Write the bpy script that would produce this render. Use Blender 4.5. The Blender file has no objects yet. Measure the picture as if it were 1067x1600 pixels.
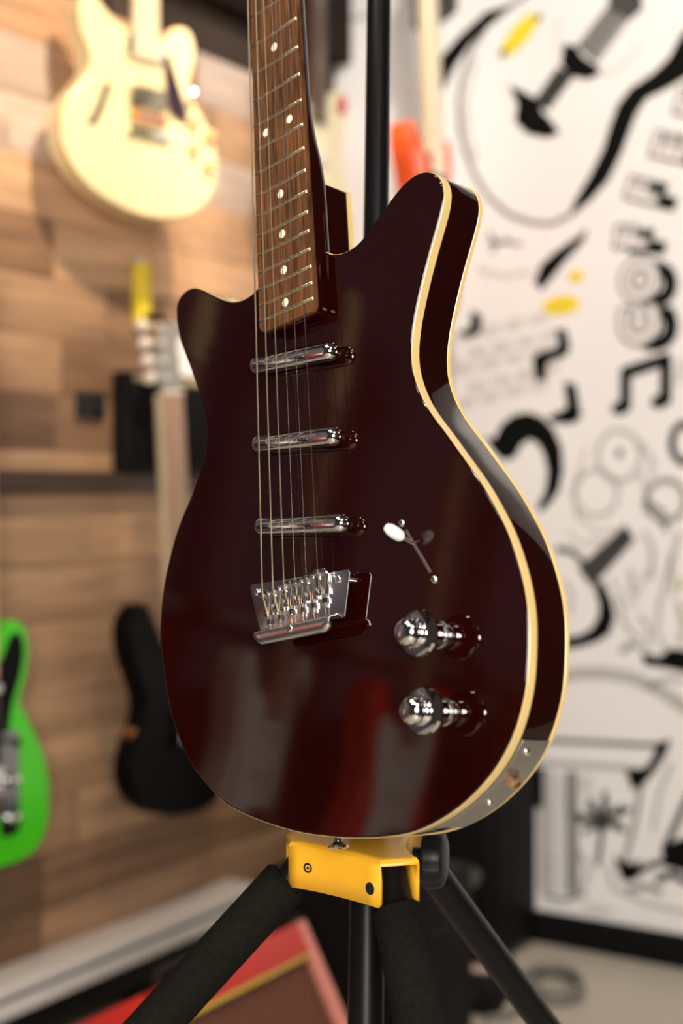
import bpy, bmesh, math, random
from mathutils import Vector, Matrix
random.seed(7)
scene = bpy.context.scene
COL = scene.collection
PI = math.pi

# ------------------------------------------------------------------ camera
cam_d = bpy.data.cameras.new('camera')
cam = bpy.data.objects.new('camera', cam_d)
COL.objects.link(cam)
cam.location = (0, 0, 1.0)
cam.rotation_euler = (PI / 2 - math.atan(39 / 2222), 0, 0)
cam_d.sensor_fit = 'VERTICAL'
cam_d.sensor_height = 36
cam_d.sensor_width = 24
cam_d.lens = 50.0
cam_d.clip_start = 0.05
cam_d.dof.use_dof = True
cam_d.dof.focus_distance = 0.945
cam_d.dof.aperture_fstop = 3.7
scene.camera = cam

# ------------------------------------------------------------------ world, lights, exposure
world = bpy.data.worlds.new('world')
scene.world = world
world.use_nodes = True
bg = world.node_tree.nodes['Background']
bg.inputs[0].default_value = (1.0, 0.86, 0.72, 1)
bg.inputs[1].default_value = 0.035

def aim(o, target):
    d = Vector(target) - o.location
    o.rotation_euler = d.to_track_quat('-Z', 'Y').to_euler()

def area(name, loc, target, size, power, col):
    l = bpy.data.lights.new(name, 'AREA')
    l.shape = 'DISK'
    l.size = size
    l.energy = power
    l.color = col
    o = bpy.data.objects.new(name, l)
    COL.objects.link(o)
    o.location = loc
    aim(o, target)
    return o

def spot(name, loc, target, power, col, angle, blend=0.6, rad=0.05):
    l = bpy.data.lights.new(name, 'SPOT')
    l.energy = power
    l.color = col
    l.spot_size = math.radians(angle)
    l.spot_blend = blend
    l.shadow_soft_size = rad
    o = bpy.data.objects.new(name, l)
    COL.objects.link(o)
    o.location = loc
    aim(o, target)
    return o

WARM = (1.0, 0.80, 0.58)
NEUT = (1.0, 0.93, 0.86)
# track spots of the shop ceiling
spot('track_lamp', (0.45, 1.55, 2.85), (-0.36, 2.55, 1.72), 165, WARM, 25)
spot('track_lamp', (0.35, 1.70, 2.85), (-0.55, 2.50, 0.85), 58, WARM, 60)
spot('track_lamp', (0.75, 1.75, 2.85), (-0.15, 3.10, 1.75), 60, NEUT, 36)
spot('track_lamp', (0.20, 1.30, 2.85), (0.75, 3.00, 1.50), 140, NEUT, 70)
spot('track_lamp', (-0.75, 0.05, 2.85), (0.0, 0.95, 0.80), 45, NEUT, 40)
spot('track_lamp', (-0.55, 0.60, 2.85), (-1.50, 1.00, 0.70), 6, NEUT, 50)
area('ambient_fill_light', (0.55, -0.9, 2.90), (0.4, 0.8, 0.6), 0.9, 14, NEUT)  # added overhead fill for the room's ambient level
for lx, ly in ((-1.25, 0.75), (-0.95, -0.35)):
    ll = area('chrome_streak_light', (lx, ly, 2.92), (lx, ly, 0), 1.2, 9, NEUT)  # added strip lights, giving bright streaks along the chrome pickups
    ll.data.shape = 'RECTANGLE'
    ll.data.size = 1.2
    ll.data.size_y = 0.10
# added soft fill behind the camera, brightening the hub and binding
area('front_fill_light', (0.15, -1.7, 1.45), (0.0, 1.0, 0.85), 1.1, 100, (1.0, 0.95, 0.90))

vs = scene.view_settings
scene.display_settings.display_device = 'sRGB'
vs.view_transform = 'Standard'
vs.look = 'None'
vs.exposure = 0.0
vs.gamma = 1.0
vs.use_curve_mapping = False
try:
    scene.cycles.use_denoising = True
    scene.cycles.sample_clamp_indirect = 6.0
    scene.cycles.max_bounces = 8
except Exception:
    pass

# ------------------------------------------------------------------ materials
MATS = {}

def mat(name, col, rough=0.5, metal=0.0, var=0.0, vscale=20.0, stretch=(1, 1, 1), bump=0.0, coat=0.0, spec=None,
        objvar=0.0, emit=None, trans=0.0):
    if name in MATS:
        return MATS[name]
    m = bpy.data.materials.new(name)
    m.use_nodes = True
    nt = m.node_tree
    b = nt.nodes['Principled BSDF']
    c4 = (col[0], col[1], col[2], 1)
    b.inputs['Base Color'].default_value = c4
    b.inputs['Roughness'].default_value = rough
    b.inputs['Metallic'].default_value = metal
    b.inputs['Coat Weight'].default_value = coat
    b.inputs['Coat Roughness'].default_value = 0.03
    if spec is not None:
        b.inputs['Specular IOR Level'].default_value = spec
    if var or bump or objvar:
        tc = nt.nodes.new('ShaderNodeTexCoord')
        mp = nt.nodes.new('ShaderNodeMapping')
        mp.inputs['Scale'].default_value = stretch
        nz = nt.nodes.new('ShaderNodeTexNoise')
        nz.inputs['Scale'].default_value = vscale
        nz.inputs['Detail'].default_value = 4
        nt.links.new(tc.outputs['Object'], mp.inputs[0])
        vec = mp.outputs[0]
        if objvar:
            oi = nt.nodes.new('ShaderNodeObjectInfo')
            ad = nt.nodes.new('ShaderNodeVectorMath')
            ad.operation = 'ADD'
            mul = nt.nodes.new('ShaderNodeMath')
            mul.operation = 'MULTIPLY'
            mul.inputs[1].default_value = 40
            nt.links.new(oi.outputs['Random'], mul.inputs[0])
            nt.links.new(mp.outputs[0], ad.inputs[0])
            nt.links.new(mul.outputs[0], ad.inputs[1])
            vec = ad.outputs[0]
        nt.links.new(vec, nz.inputs['Vector'])
        hsv = nt.nodes.new('ShaderNodeHueSaturation')
        hsv.inputs['Color'].default_value = c4
        mr = nt.nodes.new('ShaderNodeMapRange')
        mr.inputs[1].default_value = 0.25
        mr.inputs[2].default_value = 0.75
        mr.inputs[3].default_value = 1 - var
        mr.inputs[4].default_value = 1 + var
        nt.links.new(nz.outputs[0], mr.inputs[0])
        val = mr.outputs[0]
        if objvar:
            m2 = nt.nodes.new('ShaderNodeMapRange')
            m2.inputs[3].default_value = 1 - objvar
            m2.inputs[4].default_value = 1 + objvar
            nt.links.new(oi.outputs['Random'], m2.inputs[0])
            mm = nt.nodes.new('ShaderNodeMath')
            mm.operation = 'MULTIPLY'
            nt.links.new(val, mm.inputs[0])
            nt.links.new(m2.outputs[0], mm.inputs[1])
            val = mm.outputs[0]
        nt.links.new(val, hsv.inputs['Value'])
        nt.links.new(hsv.outputs[0], b.inputs['Base Color'])
        if bump:
            bp = nt.nodes.new('ShaderNodeBump')
            bp.inputs['Strength'].default_value = bump
            bp.inputs['Distance'].default_value = 0.002
            nt.links.new(nz.outputs[0], bp.inputs['Height'])
            nt.links.new(bp.outputs[0], b.inputs['Normal'])
    MATS[name] = m
    return m

M_BODY = mat('dark_cherry_gloss', (0.013, 0.0010, 0.0007), 0.05, var=0.25, vscale=6)
M_CREAM = mat('cream_binding', (0.78, 0.55, 0.22), 0.25, var=0.06, vscale=30)
M_ROSE = mat('rosewood', (0.115, 0.045, 0.015), 0.5, spec=0.25, var=0.9, vscale=22, stretch=(22, 1.2, 6), bump=0.25)
M_FRET = mat('fret_nickel', (0.80, 0.72, 0.52), 0.28, 1.0)
M_DOT = mat('pearl_dot', (0.9, 0.82, 0.66), 0.3)
M_CHROME = mat('chrome', (0.86, 0.85, 0.84), 0.05, 1.0)
M_NICKEL = mat('satin_steel', (0.80, 0.78, 0.76), 0.20, 1.0)
M_PLATE = mat('brushed_jack_plate', (0.52, 0.50, 0.46), 0.42, 1.0, var=0.08, vscale=60)
M_STRW = mat('wound_string', (0.86, 0.74, 0.54), 0.30, 1.0)
M_STRP = mat('plain_string', (0.88, 0.84, 0.78), 0.22, 1.0)
M_DARK = mat('black_hole', (0.01, 0.01, 0.01), 0.5)
M_TIP = mat('white_plastic', (0.88, 0.84, 0.78), 0.3)
M_YEL = mat('yellow_painted_steel', (0.95, 0.47, 0.024), 0.38, var=0.05, vscale=25, bump=0.03)
M_FOAM = mat('black_foam', (0.009, 0.0085, 0.0065), 0.95, spec=0.06, var=0.25, vscale=300, bump=0.4)
M_TUBE = mat('black_powder_coat', (0.005, 0.005, 0.005), 0.38, spec=0.18)
M_RUB = mat('black_rubber', (0.008, 0.008, 0.009), 0.45, spec=0.25, var=0.2, vscale=120, bump=0.2)

# ------------------------------------------------------------------ geometry helpers
class MB:
    def __init__(self):
        self.v = []
        self.f = []

    def add(self, vs_, fs_, M=None):
        o = len(self.v)
        self.v += [tuple(M @ Vector(p)) if M else tuple(p) for p in vs_]
        self.f += [tuple(i + o for i in f) for f in fs_]
        return self

    def build(self, name, m, parent=None, smooth=True, angle=35):
        me = bpy.data.meshes.new(name)
        me.from_pydata(self.v, [], self.f)
        bm = bmesh.new()
        bm.from_mesh(me)
        bmesh.ops.recalc_face_normals(bm, faces=bm.faces)
        bm.to_mesh(me)
        bm.free()
        if smooth:
            me.set_sharp_from_angle(angle=math.radians(angle))
            me.polygons.foreach_set('use_smooth', [len(p.vertices) <= 12 for p in me.polygons])
        me.materials.append(m)
        return link(name, me, parent)

    # ---- shapes
    def box(self, c, s, M=None, bev=0.0):
        x, y, z = s[0] / 2, s[1] / 2, s[2] / 2
        if bev <= 0:
            vs_ = [(c[0] + a * x, c[1] + b * y, c[2] + d * z) for a in (-1, 1) for b in (-1, 1) for d in (-1, 1)]
            return self.add(vs_, [(0, 1, 3, 2), (4, 6, 7, 5), (0, 4, 5, 1), (2, 3, 7, 6), (0, 2, 6, 4), (1, 5, 7, 3)], M)
        bm = bmesh.new()
        bmesh.ops.create_cube(bm, size=1)
        for v in bm.verts:
            v.co = Vector((v.co.x * s[0], v.co.y * s[1], v.co.z * s[2]))
        bmesh.ops.bevel(bm, geom=bm.edges[:], offset=bev, segments=2, profile=0.5, affect='EDGES')
        for v in bm.verts:
            v.co += Vector(c)
        bm.verts.index_update()
        vs_ = [v.co.copy() for v in bm.verts]
        fs_ = [[v.index for v in f.verts] for f in bm.faces]
        bm.free()
        return self.add(vs_, fs_, M)

    def lathe(self, prof, n=24, M=None, cap=True):
        vs_, fs_ = [], []
        for r, h in prof:
            for k in range(n):
                a = 2 * PI * k / n
                vs_.append((r * math.cos(a), r * math.sin(a), h))
        for i in range(len(prof) - 1):
            for k in range(n):
                fs_.append((i * n + k, i * n + (k + 1) % n, (i + 1) * n + (k + 1) % n, (i + 1) * n + k))
        if cap:
            fs_.append(tuple(range(n)))
            fs_.append(tuple((len(prof) - 1) * n + k for k in range(n)))
        return self.add(vs_, fs_, M)

    def tube(self, pts, r, n=10, M=None):
        pts = [Vector(p) for p in pts]
        rs = r if isinstance(r, (list, tuple)) else [r] * len(pts)
        vs_, fs_ = [], []
        up = None
        for i, p in enumerate(pts):
            t = (pts[min(i + 1, len(pts) - 1)] - pts[max(i - 1, 0)]).normalized()
            if up is None:
                up = t.orthogonal().normalized()
            up = (up - t * up.dot(t)).normalized()
            s = t.cross(up)
            for k in range(n):
                a = 2 * PI * k / n
                vs_.append(p + (up * math.cos(a) + s * math.sin(a)) * rs[i])
        for i in range(len(pts) - 1):
            for k in range(n):
                fs_.append((i * n + k, i * n + (k + 1) % n, (i + 1) * n + (k + 1) % n, (i + 1) * n + k))
        fs_.append(tuple(range(n)))
        fs_.append(tuple((len(pts) - 1) * n + k for k in range(n)))
        return self.add(vs_, fs_, M)

    def prism(self, out, z0, z1, bev=0.0, seg=3, M=None, back=True):
        """closed outline (x,y) extruded from z0 to z1 with rounded rims of radius bev"""
        n = len(out)
        rings = []
        if bev > 0:
            for k in range(seg + 1):
                a = PI / 2 * k / seg
                rings.append((inset(out, bev * (1 - math.sin(a))), z0 + bev * (1 - math.cos(a))))
            for k in range(seg + 1):
                a = PI / 2 * (1 - k / seg)
                rings.append((inset(out, bev * (1 - math.sin(a))), z1 - bev * (1 - math.cos(a))))
        else:
            rings = [(out, z0), (out, z1)]
        vs_, fs_ = [], []
        for o, z in rings:
            vs_ += [(p[0], p[1], z) for p in o]
        for i in range(len(rings) - 1):
            for k in range(n):
                fs_.append((i * n + k, i * n + (k + 1) % n, (i + 1) * n + (k + 1) % n, (i + 1) * n + k))
        if back:
            fs_.append(tuple(range(n - 1, -1, -1)))
        fs_.append(tuple((len(rings) - 1) * n + k for k in range(n)))
        return self.add(vs_, fs_, M)


def link(name, me, parent=None):
    o = bpy.data.objects.new(name, me)
    COL.objects.link(o)
    if parent:
        o.parent = parent
    return o


def area2(p):
    return sum(p[i][0] * p[(i + 1) % len(p)][1] - p[(i + 1) % len(p)][0] * p[i][1] for i in range(len(p))) / 2


def inset(p, d):
    if d == 0:
        return list(p)
    n = len(p)
    sg = 1 if area2(p) > 0 else -1
    r = []
    for i in range(n):
        a, b = Vector(p[i - 1]), Vector(p[(i + 1) % n])
        t = (b - a).normalized()
        r.append((p[i][0] - t.y * d * sg, p[i][1] + t.x * d * sg))
    return r


def resample(p, n):
    q = [Vector(a) for a in p] + [Vector(p[0])]
    L = [0]
    for i in range(len(q) - 1):
        L.append(L[-1] + (q[i + 1] - q[i]).length)
    r, j = [], 0
    for k in range(n):
        s = L[-1] * k / n
        while L[j + 1] < s:
            j += 1
        f = (s - L[j]) / max(L[j + 1] - L[j], 1e-9)
        r.append(q[j].lerp(q[j + 1], f))
    return r


def smooth_outline(p, n=200, it=4):
    """Catmull-Rom through the points, resampled evenly, lightly smoothed"""
    m = len(p)
    d = []
    for i in range(m):
        a, b, c, e = [Vector(p[(i + k) % m]) for k in (-1, 0, 1, 2)]
        for s in range(6):
            t = s / 6
            d.append(0.5 * (2 * b + (c - a) * t + (2 * a - 5 * b + 4 * c - e) * t * t + (3 * b - a - 3 * c + e) * t ** 3))
    r = resample(d, n)
    for _ in range(it):
        r = [r[i - 1] * 0.25 + r[i] * 0.5 + r[(i + 1) % n] * 0.25 for i in range(n)]
    r = [(v.x, v.y) for v in r]
    if area2(r) < 0:
        r.reverse()
    return r


def round_rect(x0, x1, y0, y1, r, seg=5):
    o = []
    for cx, cy, a0 in ((x1 - r, y0 + r, -PI / 2), (x1 - r, y1 - r, 0), (x0 + r, y1 - r, PI / 2), (x0 + r, y0 + r, PI)):
        for k in range(seg + 1):
            a = a0 + PI / 2 * k / seg
            o.append((cx + r * math.cos(a), cy + r * math.sin(a)))
    return o


def empty(name, loc=(0, 0, 0), rot=None):
    o = bpy.data.objects.new(name, None)
    COL.objects.link(o)
    o.empty_display_size = 0.05
    if rot is not None:
        o.matrix_world = Matrix.Translation(Vector(loc)) @ rot.to_4x4()
    else:
        o.location = loc
    return o


def tag(o, label, cat, group=None):
    o['label'] = label
    o['category'] = cat
    if group:
        o['group'] = group
    return o


def struct(o):
    o['kind'] = 'structure'
    return o


def along(p, q):
    """matrix with local z from p towards q, origin p"""
    d = Vector(q) - Vector(p)
    return Matrix.Translation(Vector(p)) @ d.to_track_quat('Z', 'Y').to_matrix().to_4x4()

T_ = Matrix.Translation

# ---- traced outlines in metres
BODY_OUT= [(-0.0465,0.3852),(-0.0547,0.3839),(-0.0637,0.3833),(-0.0731,0.3858),(-0.0846,0.3919),(-0.0984,0.4012),(-0.1081,0.4075),(-0.1156,0.4116),(-0.1250,0.4128),(-0.1322,0.4112),(-0.1371,0.4073),(-0.1392,0.4033),(-0.1387,0.3969),(-0.1359,0.3790),(-0.1294,0.3632),(-0.1219,0.3474),(-0.1156,0.3322),(-0.1105,0.3189),(-0.1066,0.3046),(-0.1060,0.2927),(-0.1082,0.2801),(-0.1125,0.2723),(-0.1186,0.2620),(-0.1271,0.2493),(-0.1335,0.2426),(-0.1445,0.2276),(-0.1527,0.2120),(-0.1595,0.1959),(-0.1641,0.1796),(-0.1667,0.1648),(-0.1673,0.1480),(-0.1628,0.1206),(-0.1569,0.0960),(-0.1479,0.0773),(-0.1359,0.0587),(-0.1178,0.0422),(-0.1002,0.0289),(-0.0744,0.0185),(-0.0467,0.0106),(-0.0201,0.0050),(0.0101,0.0013),(0.0278,0.0001),(0.0519,-0.0002),(0.0746,0.0012),(0.0915,0.0053),(0.1042,0.0097),(0.1181,0.0161),(0.1307,0.0238),(0.1421,0.0324),(0.1511,0.0415),(0.1576,0.0496),(0.1630,0.0588),(0.1677,0.0691),(0.1717,0.0807),(0.1748,0.0987),(0.1763,0.1109),(0.1766,0.1231),(0.1753,0.1357),(0.1726,0.1488),(0.1692,0.1611),(0.1649,0.1725),(0.1594,0.1836),(0.1490,0.2025),(0.1315,0.2280),(0.1245,0.2386),(0.1147,0.2518),(0.1064,0.2662),(0.1018,0.2785),(0.0998,0.2878),(0.0997,0.2979),(0.1012,0.3062),(0.1043,0.3179),(0.1095,0.3315),(0.1156,0.3460),(0.1235,0.3624),(0.1313,0.3775),(0.1358,0.3874),(0.1372,0.3939),(0.1365,0.4006),(0.1330,0.4065),(0.1270,0.4117),(0.1175,0.4145),(0.1087,0.4141),(0.0970,0.4090),(0.0848,0.4010),(0.0725,0.3931),(0.0626,0.3866),(0.0528,0.3837),(0.0429,0.3835),(0.0334,0.3859),(0.0262,0.3911),(0.0215,0.3955),(0.0130,0.4000),(-0.0120,0.3980),(-0.0340,0.3920)]
BLONDE_OUT= [(-0.1321,0.3511),(-0.1321,0.3312),(-0.1231,0.2957),(-0.1060,0.2661),(-0.1127,0.2358),(-0.1379,0.2054),(-0.1600,0.1770),(-0.1692,0.1424),(-0.1655,0.1014),(-0.1436,0.0643),(-0.1042,0.0325),(-0.0488,0.0110),(0.0142,0.0000),(0.0749,0.0056),(0.1302,0.0260),(0.1654,0.0667),(0.1763,0.1140),(0.1656,0.1615),(0.1427,0.1981),(0.1200,0.2248),(0.1081,0.2486),(0.1142,0.2816),(0.1233,0.3189),(0.1143,0.3525),(0.0920,0.3604),(0.0641,0.3449),(0.0480,0.3158),(0.0265,0.3239),(-0.0228,0.3245),(-0.0463,0.3351),(-0.0722,0.3484),(-0.0883,0.3659),(-0.1029,0.3757),(-0.1162,0.3748),(-0.1268,0.3656)] # [-0.35925138  2.57169503  1.48548682] 1.4885027089696519
GREEN_R= [(0.0714,0.4041),(0.0948,0.3980),(0.1095,0.3754),(0.1109,0.3560),(0.1108,0.3346),(0.1031,0.2980),(0.0867,0.2649),(0.1014,0.2502),(0.1176,0.2200),(0.1341,0.1939),(0.1492,0.1600),(0.1583,0.1236),(0.1596,0.0786),(0.1532,0.0471),(0.1378,0.0198),(0.1105,0.0052),(0.0823,-0.0003),(0.0418,0.0004)]
BLACK_L= [(-0.1011,0.4328),(-0.1396,0.4033),(-0.1452,0.3659),(-0.1345,0.3199),(-0.1146,0.2712),(-0.1074,0.2404),(-0.1167,0.2105),(-0.1405,0.1770),(-0.1586,0.1419),(-0.1588,0.1041),(-0.1355,0.0620),(-0.0877,0.0302),(-0.0208,0.0087)]
MURAL=[('s',[(0.514,2.092),(0.452,2.064),(0.390,2.030),(0.352,1.979),(0.329,1.926),(0.319,1.869),(0.323,1.811),(0.336,1.759),(0.362,1.699),(0.398,1.645),(0.446,1.604),(0.500,1.581),(0.548,1.573),(0.590,1.588)],0.0125,'grey5',1),
('s',[(0.366,1.963),(0.345,1.909),(0.339,1.852),(0.345,1.787),(0.362,1.735)],0.0208,'grey8',1),
('p',[(0.871,1.859),(0.840,1.847),(0.803,1.832),(0.759,1.817),(0.737,1.788),(0.720,1.748),(0.703,1.707),(0.675,1.656),(0.634,1.617),(0.587,1.586),(0.605,1.614),(0.640,1.665),(0.669,1.716),(0.686,1.768),(0.703,1.809),(0.731,1.838),(0.781,1.862),(0.814,1.889),(0.840,1.932),(0.871,1.974)],0,'black',2),
('p',[(0.450,1.888),(0.478,1.867),(0.496,1.855),(0.514,1.844),(0.523,1.815),(0.536,1.803),(0.563,1.768),(0.539,1.765),(0.493,1.780),(0.465,1.809),(0.471,1.845)],0,'black',3),
('p',[(0.580,1.956),(0.604,1.944),(0.613,1.924),(0.645,1.899),(0.658,1.886),(0.633,1.878),(0.598,1.889),(0.574,1.916)],0,'black',4),
('p',[(0.505,1.846),(0.562,1.912),(0.600,1.887),(0.539,1.819)],0,'grey3',2),
('p',[(0.604,1.950),(0.676,2.024),(0.725,1.986),(0.651,1.904)],0,'grey5',2),
('s',[(0.616,1.942),(0.688,2.017)],0.0042,'black',3),
('s',[(0.514,1.842),(0.568,1.906)],0.0035,'black',3),
('s',[(0.626,1.932),(0.698,2.007)],0.0042,'black',3),
('s',[(0.525,1.833),(0.579,1.897)],0.0035,'black',3),
('s',[(0.637,1.922),(0.708,1.997)],0.0042,'black',3),
('s',[(0.536,1.825),(0.590,1.889)],0.0035,'black',3),
('p',[(0.676,2.076),(0.747,2.062),(0.753,2.003),(0.725,1.984),(0.679,2.016)],0,'grey3',3),
('s',[(0.744,1.936),(0.738,1.919),(0.728,1.905),(0.715,1.893),(0.698,1.885),(0.680,1.881),(0.660,1.881),(0.639,1.885),(0.620,1.893),(0.602,1.905),(0.586,1.921),(0.573,1.938),(0.565,1.957),(0.561,1.977),(0.562,1.996),(0.567,2.014)],0.0069,'grey8',1),
('p',[(0.514,2.035),(0.507,2.038),(0.496,2.036),(0.483,2.031),(0.469,2.022),(0.454,2.011),(0.442,1.997),(0.432,1.984),(0.426,1.972),(0.424,1.962),(0.427,1.955),(0.435,1.952),(0.445,1.954),(0.459,1.959),(0.473,1.968),(0.488,1.980),(0.500,1.993),(0.510,2.006),(0.516,2.018),(0.517,2.028)],0,'yellow',4),
('p',[(0.428,1.970),(0.440,1.971),(0.437,1.954),(0.421,1.954)],0,'grey3',5),
('p',[(0.511,2.029),(0.523,2.032),(0.523,2.018),(0.514,2.017)],0,'grey3',5),
('p',[(0.452,2.064),(0.390,2.056),(0.326,2.015),(0.274,1.972),(0.237,1.919),(0.251,1.879),(0.280,1.907),(0.306,1.952),(0.352,2.002),(0.402,2.036)],0,'black',2),
('p',[(0.207,2.164),(0.207,2.055),(0.267,2.042),(0.267,2.152)],0,'black',2),
('p',[(0.267,2.152),(0.319,2.143),(0.316,2.074),(0.293,2.061),(0.267,2.048)],0,'grey3',2),
('s',[(0.399,1.571),(0.414,1.536),(0.403,1.523)],0.0069,'grey3',1),
('s',[(0.394,1.545),(0.438,1.544),(0.477,1.534)],0.0069,'grey3',1),
('s',[(0.416,1.538),(0.447,1.555)],0.0056,'grey5',1),
('s',[(0.367,1.490),(0.438,1.468),(0.500,1.473)],0.0139,'grey8',1),
('p',[(0.512,1.448),(0.527,1.484),(0.561,1.509),(0.605,1.533),(0.631,1.551),(0.617,1.529),(0.576,1.492),(0.546,1.459),(0.523,1.436)],0,'black',2),
('p',[(0.624,1.456),(0.623,1.460),(0.619,1.463),(0.615,1.466),(0.609,1.467),(0.603,1.467),(0.597,1.466),(0.592,1.464),(0.589,1.461),(0.587,1.457),(0.586,1.453),(0.588,1.449),(0.591,1.446),(0.596,1.444),(0.602,1.442),(0.608,1.442),(0.613,1.443),(0.618,1.446),(0.622,1.449),(0.624,1.452)],0,'yellow',2),
('p',[(0.615,1.398),(0.612,1.404),(0.605,1.409),(0.595,1.413),(0.582,1.415),(0.568,1.416),(0.555,1.414),(0.543,1.410),(0.533,1.405),(0.528,1.399),(0.527,1.392),(0.530,1.386),(0.537,1.380),(0.548,1.376),(0.561,1.374),(0.574,1.374),(0.588,1.376),(0.600,1.380),(0.609,1.385),(0.614,1.391)],0,'yellow',2),
('p',[(0.564,1.344),(0.579,1.339),(0.588,1.304),(0.582,1.289),(0.540,1.277),(0.533,1.262),(0.533,1.235),(0.516,1.236),(0.508,1.278),(0.513,1.288),(0.564,1.301),(0.569,1.315)],0,'black',2),
('p',[(0.582,1.228),(0.602,1.220),(0.614,1.152),(0.599,1.141),(0.557,1.144),(0.540,1.148),(0.575,1.163),(0.590,1.172)],0,'black',2),
('p',[(0.392,1.112),(0.415,1.106),(0.431,1.135),(0.459,1.156),(0.492,1.161),(0.524,1.150),(0.551,1.123),(0.569,1.084),(0.572,1.035),(0.563,0.994),(0.541,0.965),(0.521,0.948),(0.520,0.955),(0.539,0.990),(0.545,1.035),(0.536,1.074),(0.519,1.100),(0.498,1.110),(0.476,1.098),(0.459,1.070),(0.437,1.063),(0.415,1.079)],0,'black',2),
('p',[(0.356,1.395),(0.375,1.382),(0.374,1.349),(0.346,1.341),(0.320,1.344),(0.356,1.359),(0.356,1.376)],0,'black',2),
('p',[(0.314,1.350),(0.362,1.357),(0.364,1.333),(0.315,1.325)],0,'grey8',1),
('p',[(0.375,1.359),(0.423,1.366),(0.424,1.342),(0.377,1.335)],0,'grey8',1),
('p',[(0.435,1.369),(0.482,1.376),(0.483,1.352),(0.437,1.344)],0,'grey8',1),
('p',[(0.494,1.378),(0.540,1.384),(0.541,1.361),(0.496,1.354)],0,'grey8',1),
('p',[(0.343,1.311),(0.391,1.318),(0.393,1.294),(0.345,1.286)],0,'grey8',1),
('p',[(0.404,1.321),(0.451,1.328),(0.453,1.304),(0.405,1.296)],0,'grey8',1),
('p',[(0.463,1.330),(0.510,1.337),(0.511,1.313),(0.465,1.306)],0,'grey8',1),
('p',[(0.522,1.339),(0.567,1.347),(0.569,1.323),(0.523,1.316)],0,'grey8',1),
('p',[(0.314,1.275),(0.362,1.282),(0.364,1.258),(0.316,1.250)],0,'grey8',1),
('p',[(0.375,1.285),(0.423,1.292),(0.424,1.268),(0.377,1.260)],0,'grey8',1),
('p',[(0.435,1.295),(0.482,1.302),(0.484,1.278),(0.437,1.270)],0,'grey8',1),
('p',[(0.494,1.304),(0.540,1.312),(0.542,1.288),(0.496,1.280)],0,'grey8',1),
('p',[(0.343,1.236),(0.391,1.244),(0.393,1.219),(0.345,1.211)],0,'grey8',1),
('p',[(0.404,1.246),(0.451,1.254),(0.453,1.230),(0.406,1.222)],0,'grey8',1),
('p',[(0.464,1.257),(0.510,1.264),(0.511,1.240),(0.465,1.232)],0,'grey8',1),
('p',[(0.522,1.267),(0.567,1.274),(0.569,1.251),(0.523,1.243)],0,'grey8',1),
('p',[(0.314,1.199),(0.363,1.208),(0.364,1.183),(0.316,1.174)],0,'grey8',1),
('p',[(0.375,1.210),(0.423,1.218),(0.425,1.194),(0.377,1.186)],0,'grey8',1),
('p',[(0.436,1.221),(0.482,1.229),(0.484,1.205),(0.437,1.197)],0,'grey8',1),
('p',[(0.494,1.231),(0.540,1.239),(0.542,1.215),(0.496,1.207)],0,'grey8',1),
('p',[(0.711,1.250),(0.814,1.277),(0.814,1.260),(0.713,1.232)],0,'black',2),
('p',[(0.711,1.249),(0.726,1.248),(0.726,1.164),(0.711,1.164)],0,'black',3),
('p',[(0.799,1.271),(0.814,1.273),(0.814,1.177),(0.798,1.178)],0,'black',3),
('p',[(0.723,1.172),(0.722,1.175),(0.719,1.177),(0.715,1.178),(0.710,1.178),(0.705,1.178),(0.701,1.176),(0.697,1.174),(0.694,1.171),(0.693,1.168),(0.693,1.165),(0.694,1.162),(0.697,1.160),(0.701,1.159),(0.706,1.159),(0.711,1.159),(0.715,1.161),(0.719,1.163),(0.722,1.166),(0.723,1.169)],0,'black',4),
('p',[(0.811,1.183),(0.810,1.186),(0.807,1.188),(0.802,1.189),(0.798,1.189),(0.793,1.189),(0.788,1.187),(0.784,1.185),(0.781,1.182),(0.779,1.179),(0.779,1.176),(0.781,1.173),(0.784,1.171),(0.788,1.170),(0.793,1.170),(0.798,1.170),(0.802,1.172),(0.807,1.174),(0.810,1.177),(0.811,1.180)],0,'black',4),
('s',[(0.875,1.091),(0.874,1.080),(0.870,1.070),(0.865,1.061),(0.859,1.055),(0.852,1.052),(0.844,1.052),(0.836,1.055),(0.830,1.062),(0.825,1.070),(0.821,1.081),(0.820,1.092),(0.821,1.103),(0.825,1.114),(0.830,1.122),(0.836,1.128),(0.844,1.131),(0.851,1.131),(0.859,1.127),(0.865,1.121),(0.870,1.113),(0.874,1.102),(0.875,1.091)],0.0153,'black',2),
('s',[(0.752,1.066),(0.750,1.051),(0.745,1.037),(0.736,1.025),(0.724,1.017),(0.711,1.013),(0.697,1.013),(0.684,1.017),(0.672,1.026),(0.663,1.038),(0.657,1.052),(0.655,1.067),(0.657,1.083),(0.663,1.097),(0.672,1.108),(0.684,1.117),(0.697,1.121),(0.711,1.120),(0.724,1.116),(0.736,1.107),(0.745,1.095),(0.750,1.081),(0.752,1.066)],0.0111,'grey7',1),
('p',[(0.713,1.072),(0.712,1.075),(0.711,1.078),(0.710,1.080),(0.708,1.081),(0.705,1.082),(0.703,1.081),(0.701,1.080),(0.700,1.078),(0.699,1.075),(0.698,1.072),(0.699,1.069),(0.700,1.067),(0.701,1.064),(0.703,1.063),(0.705,1.063),(0.708,1.063),(0.710,1.064),(0.711,1.066),(0.712,1.069)],0,'grey3',2),
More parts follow.
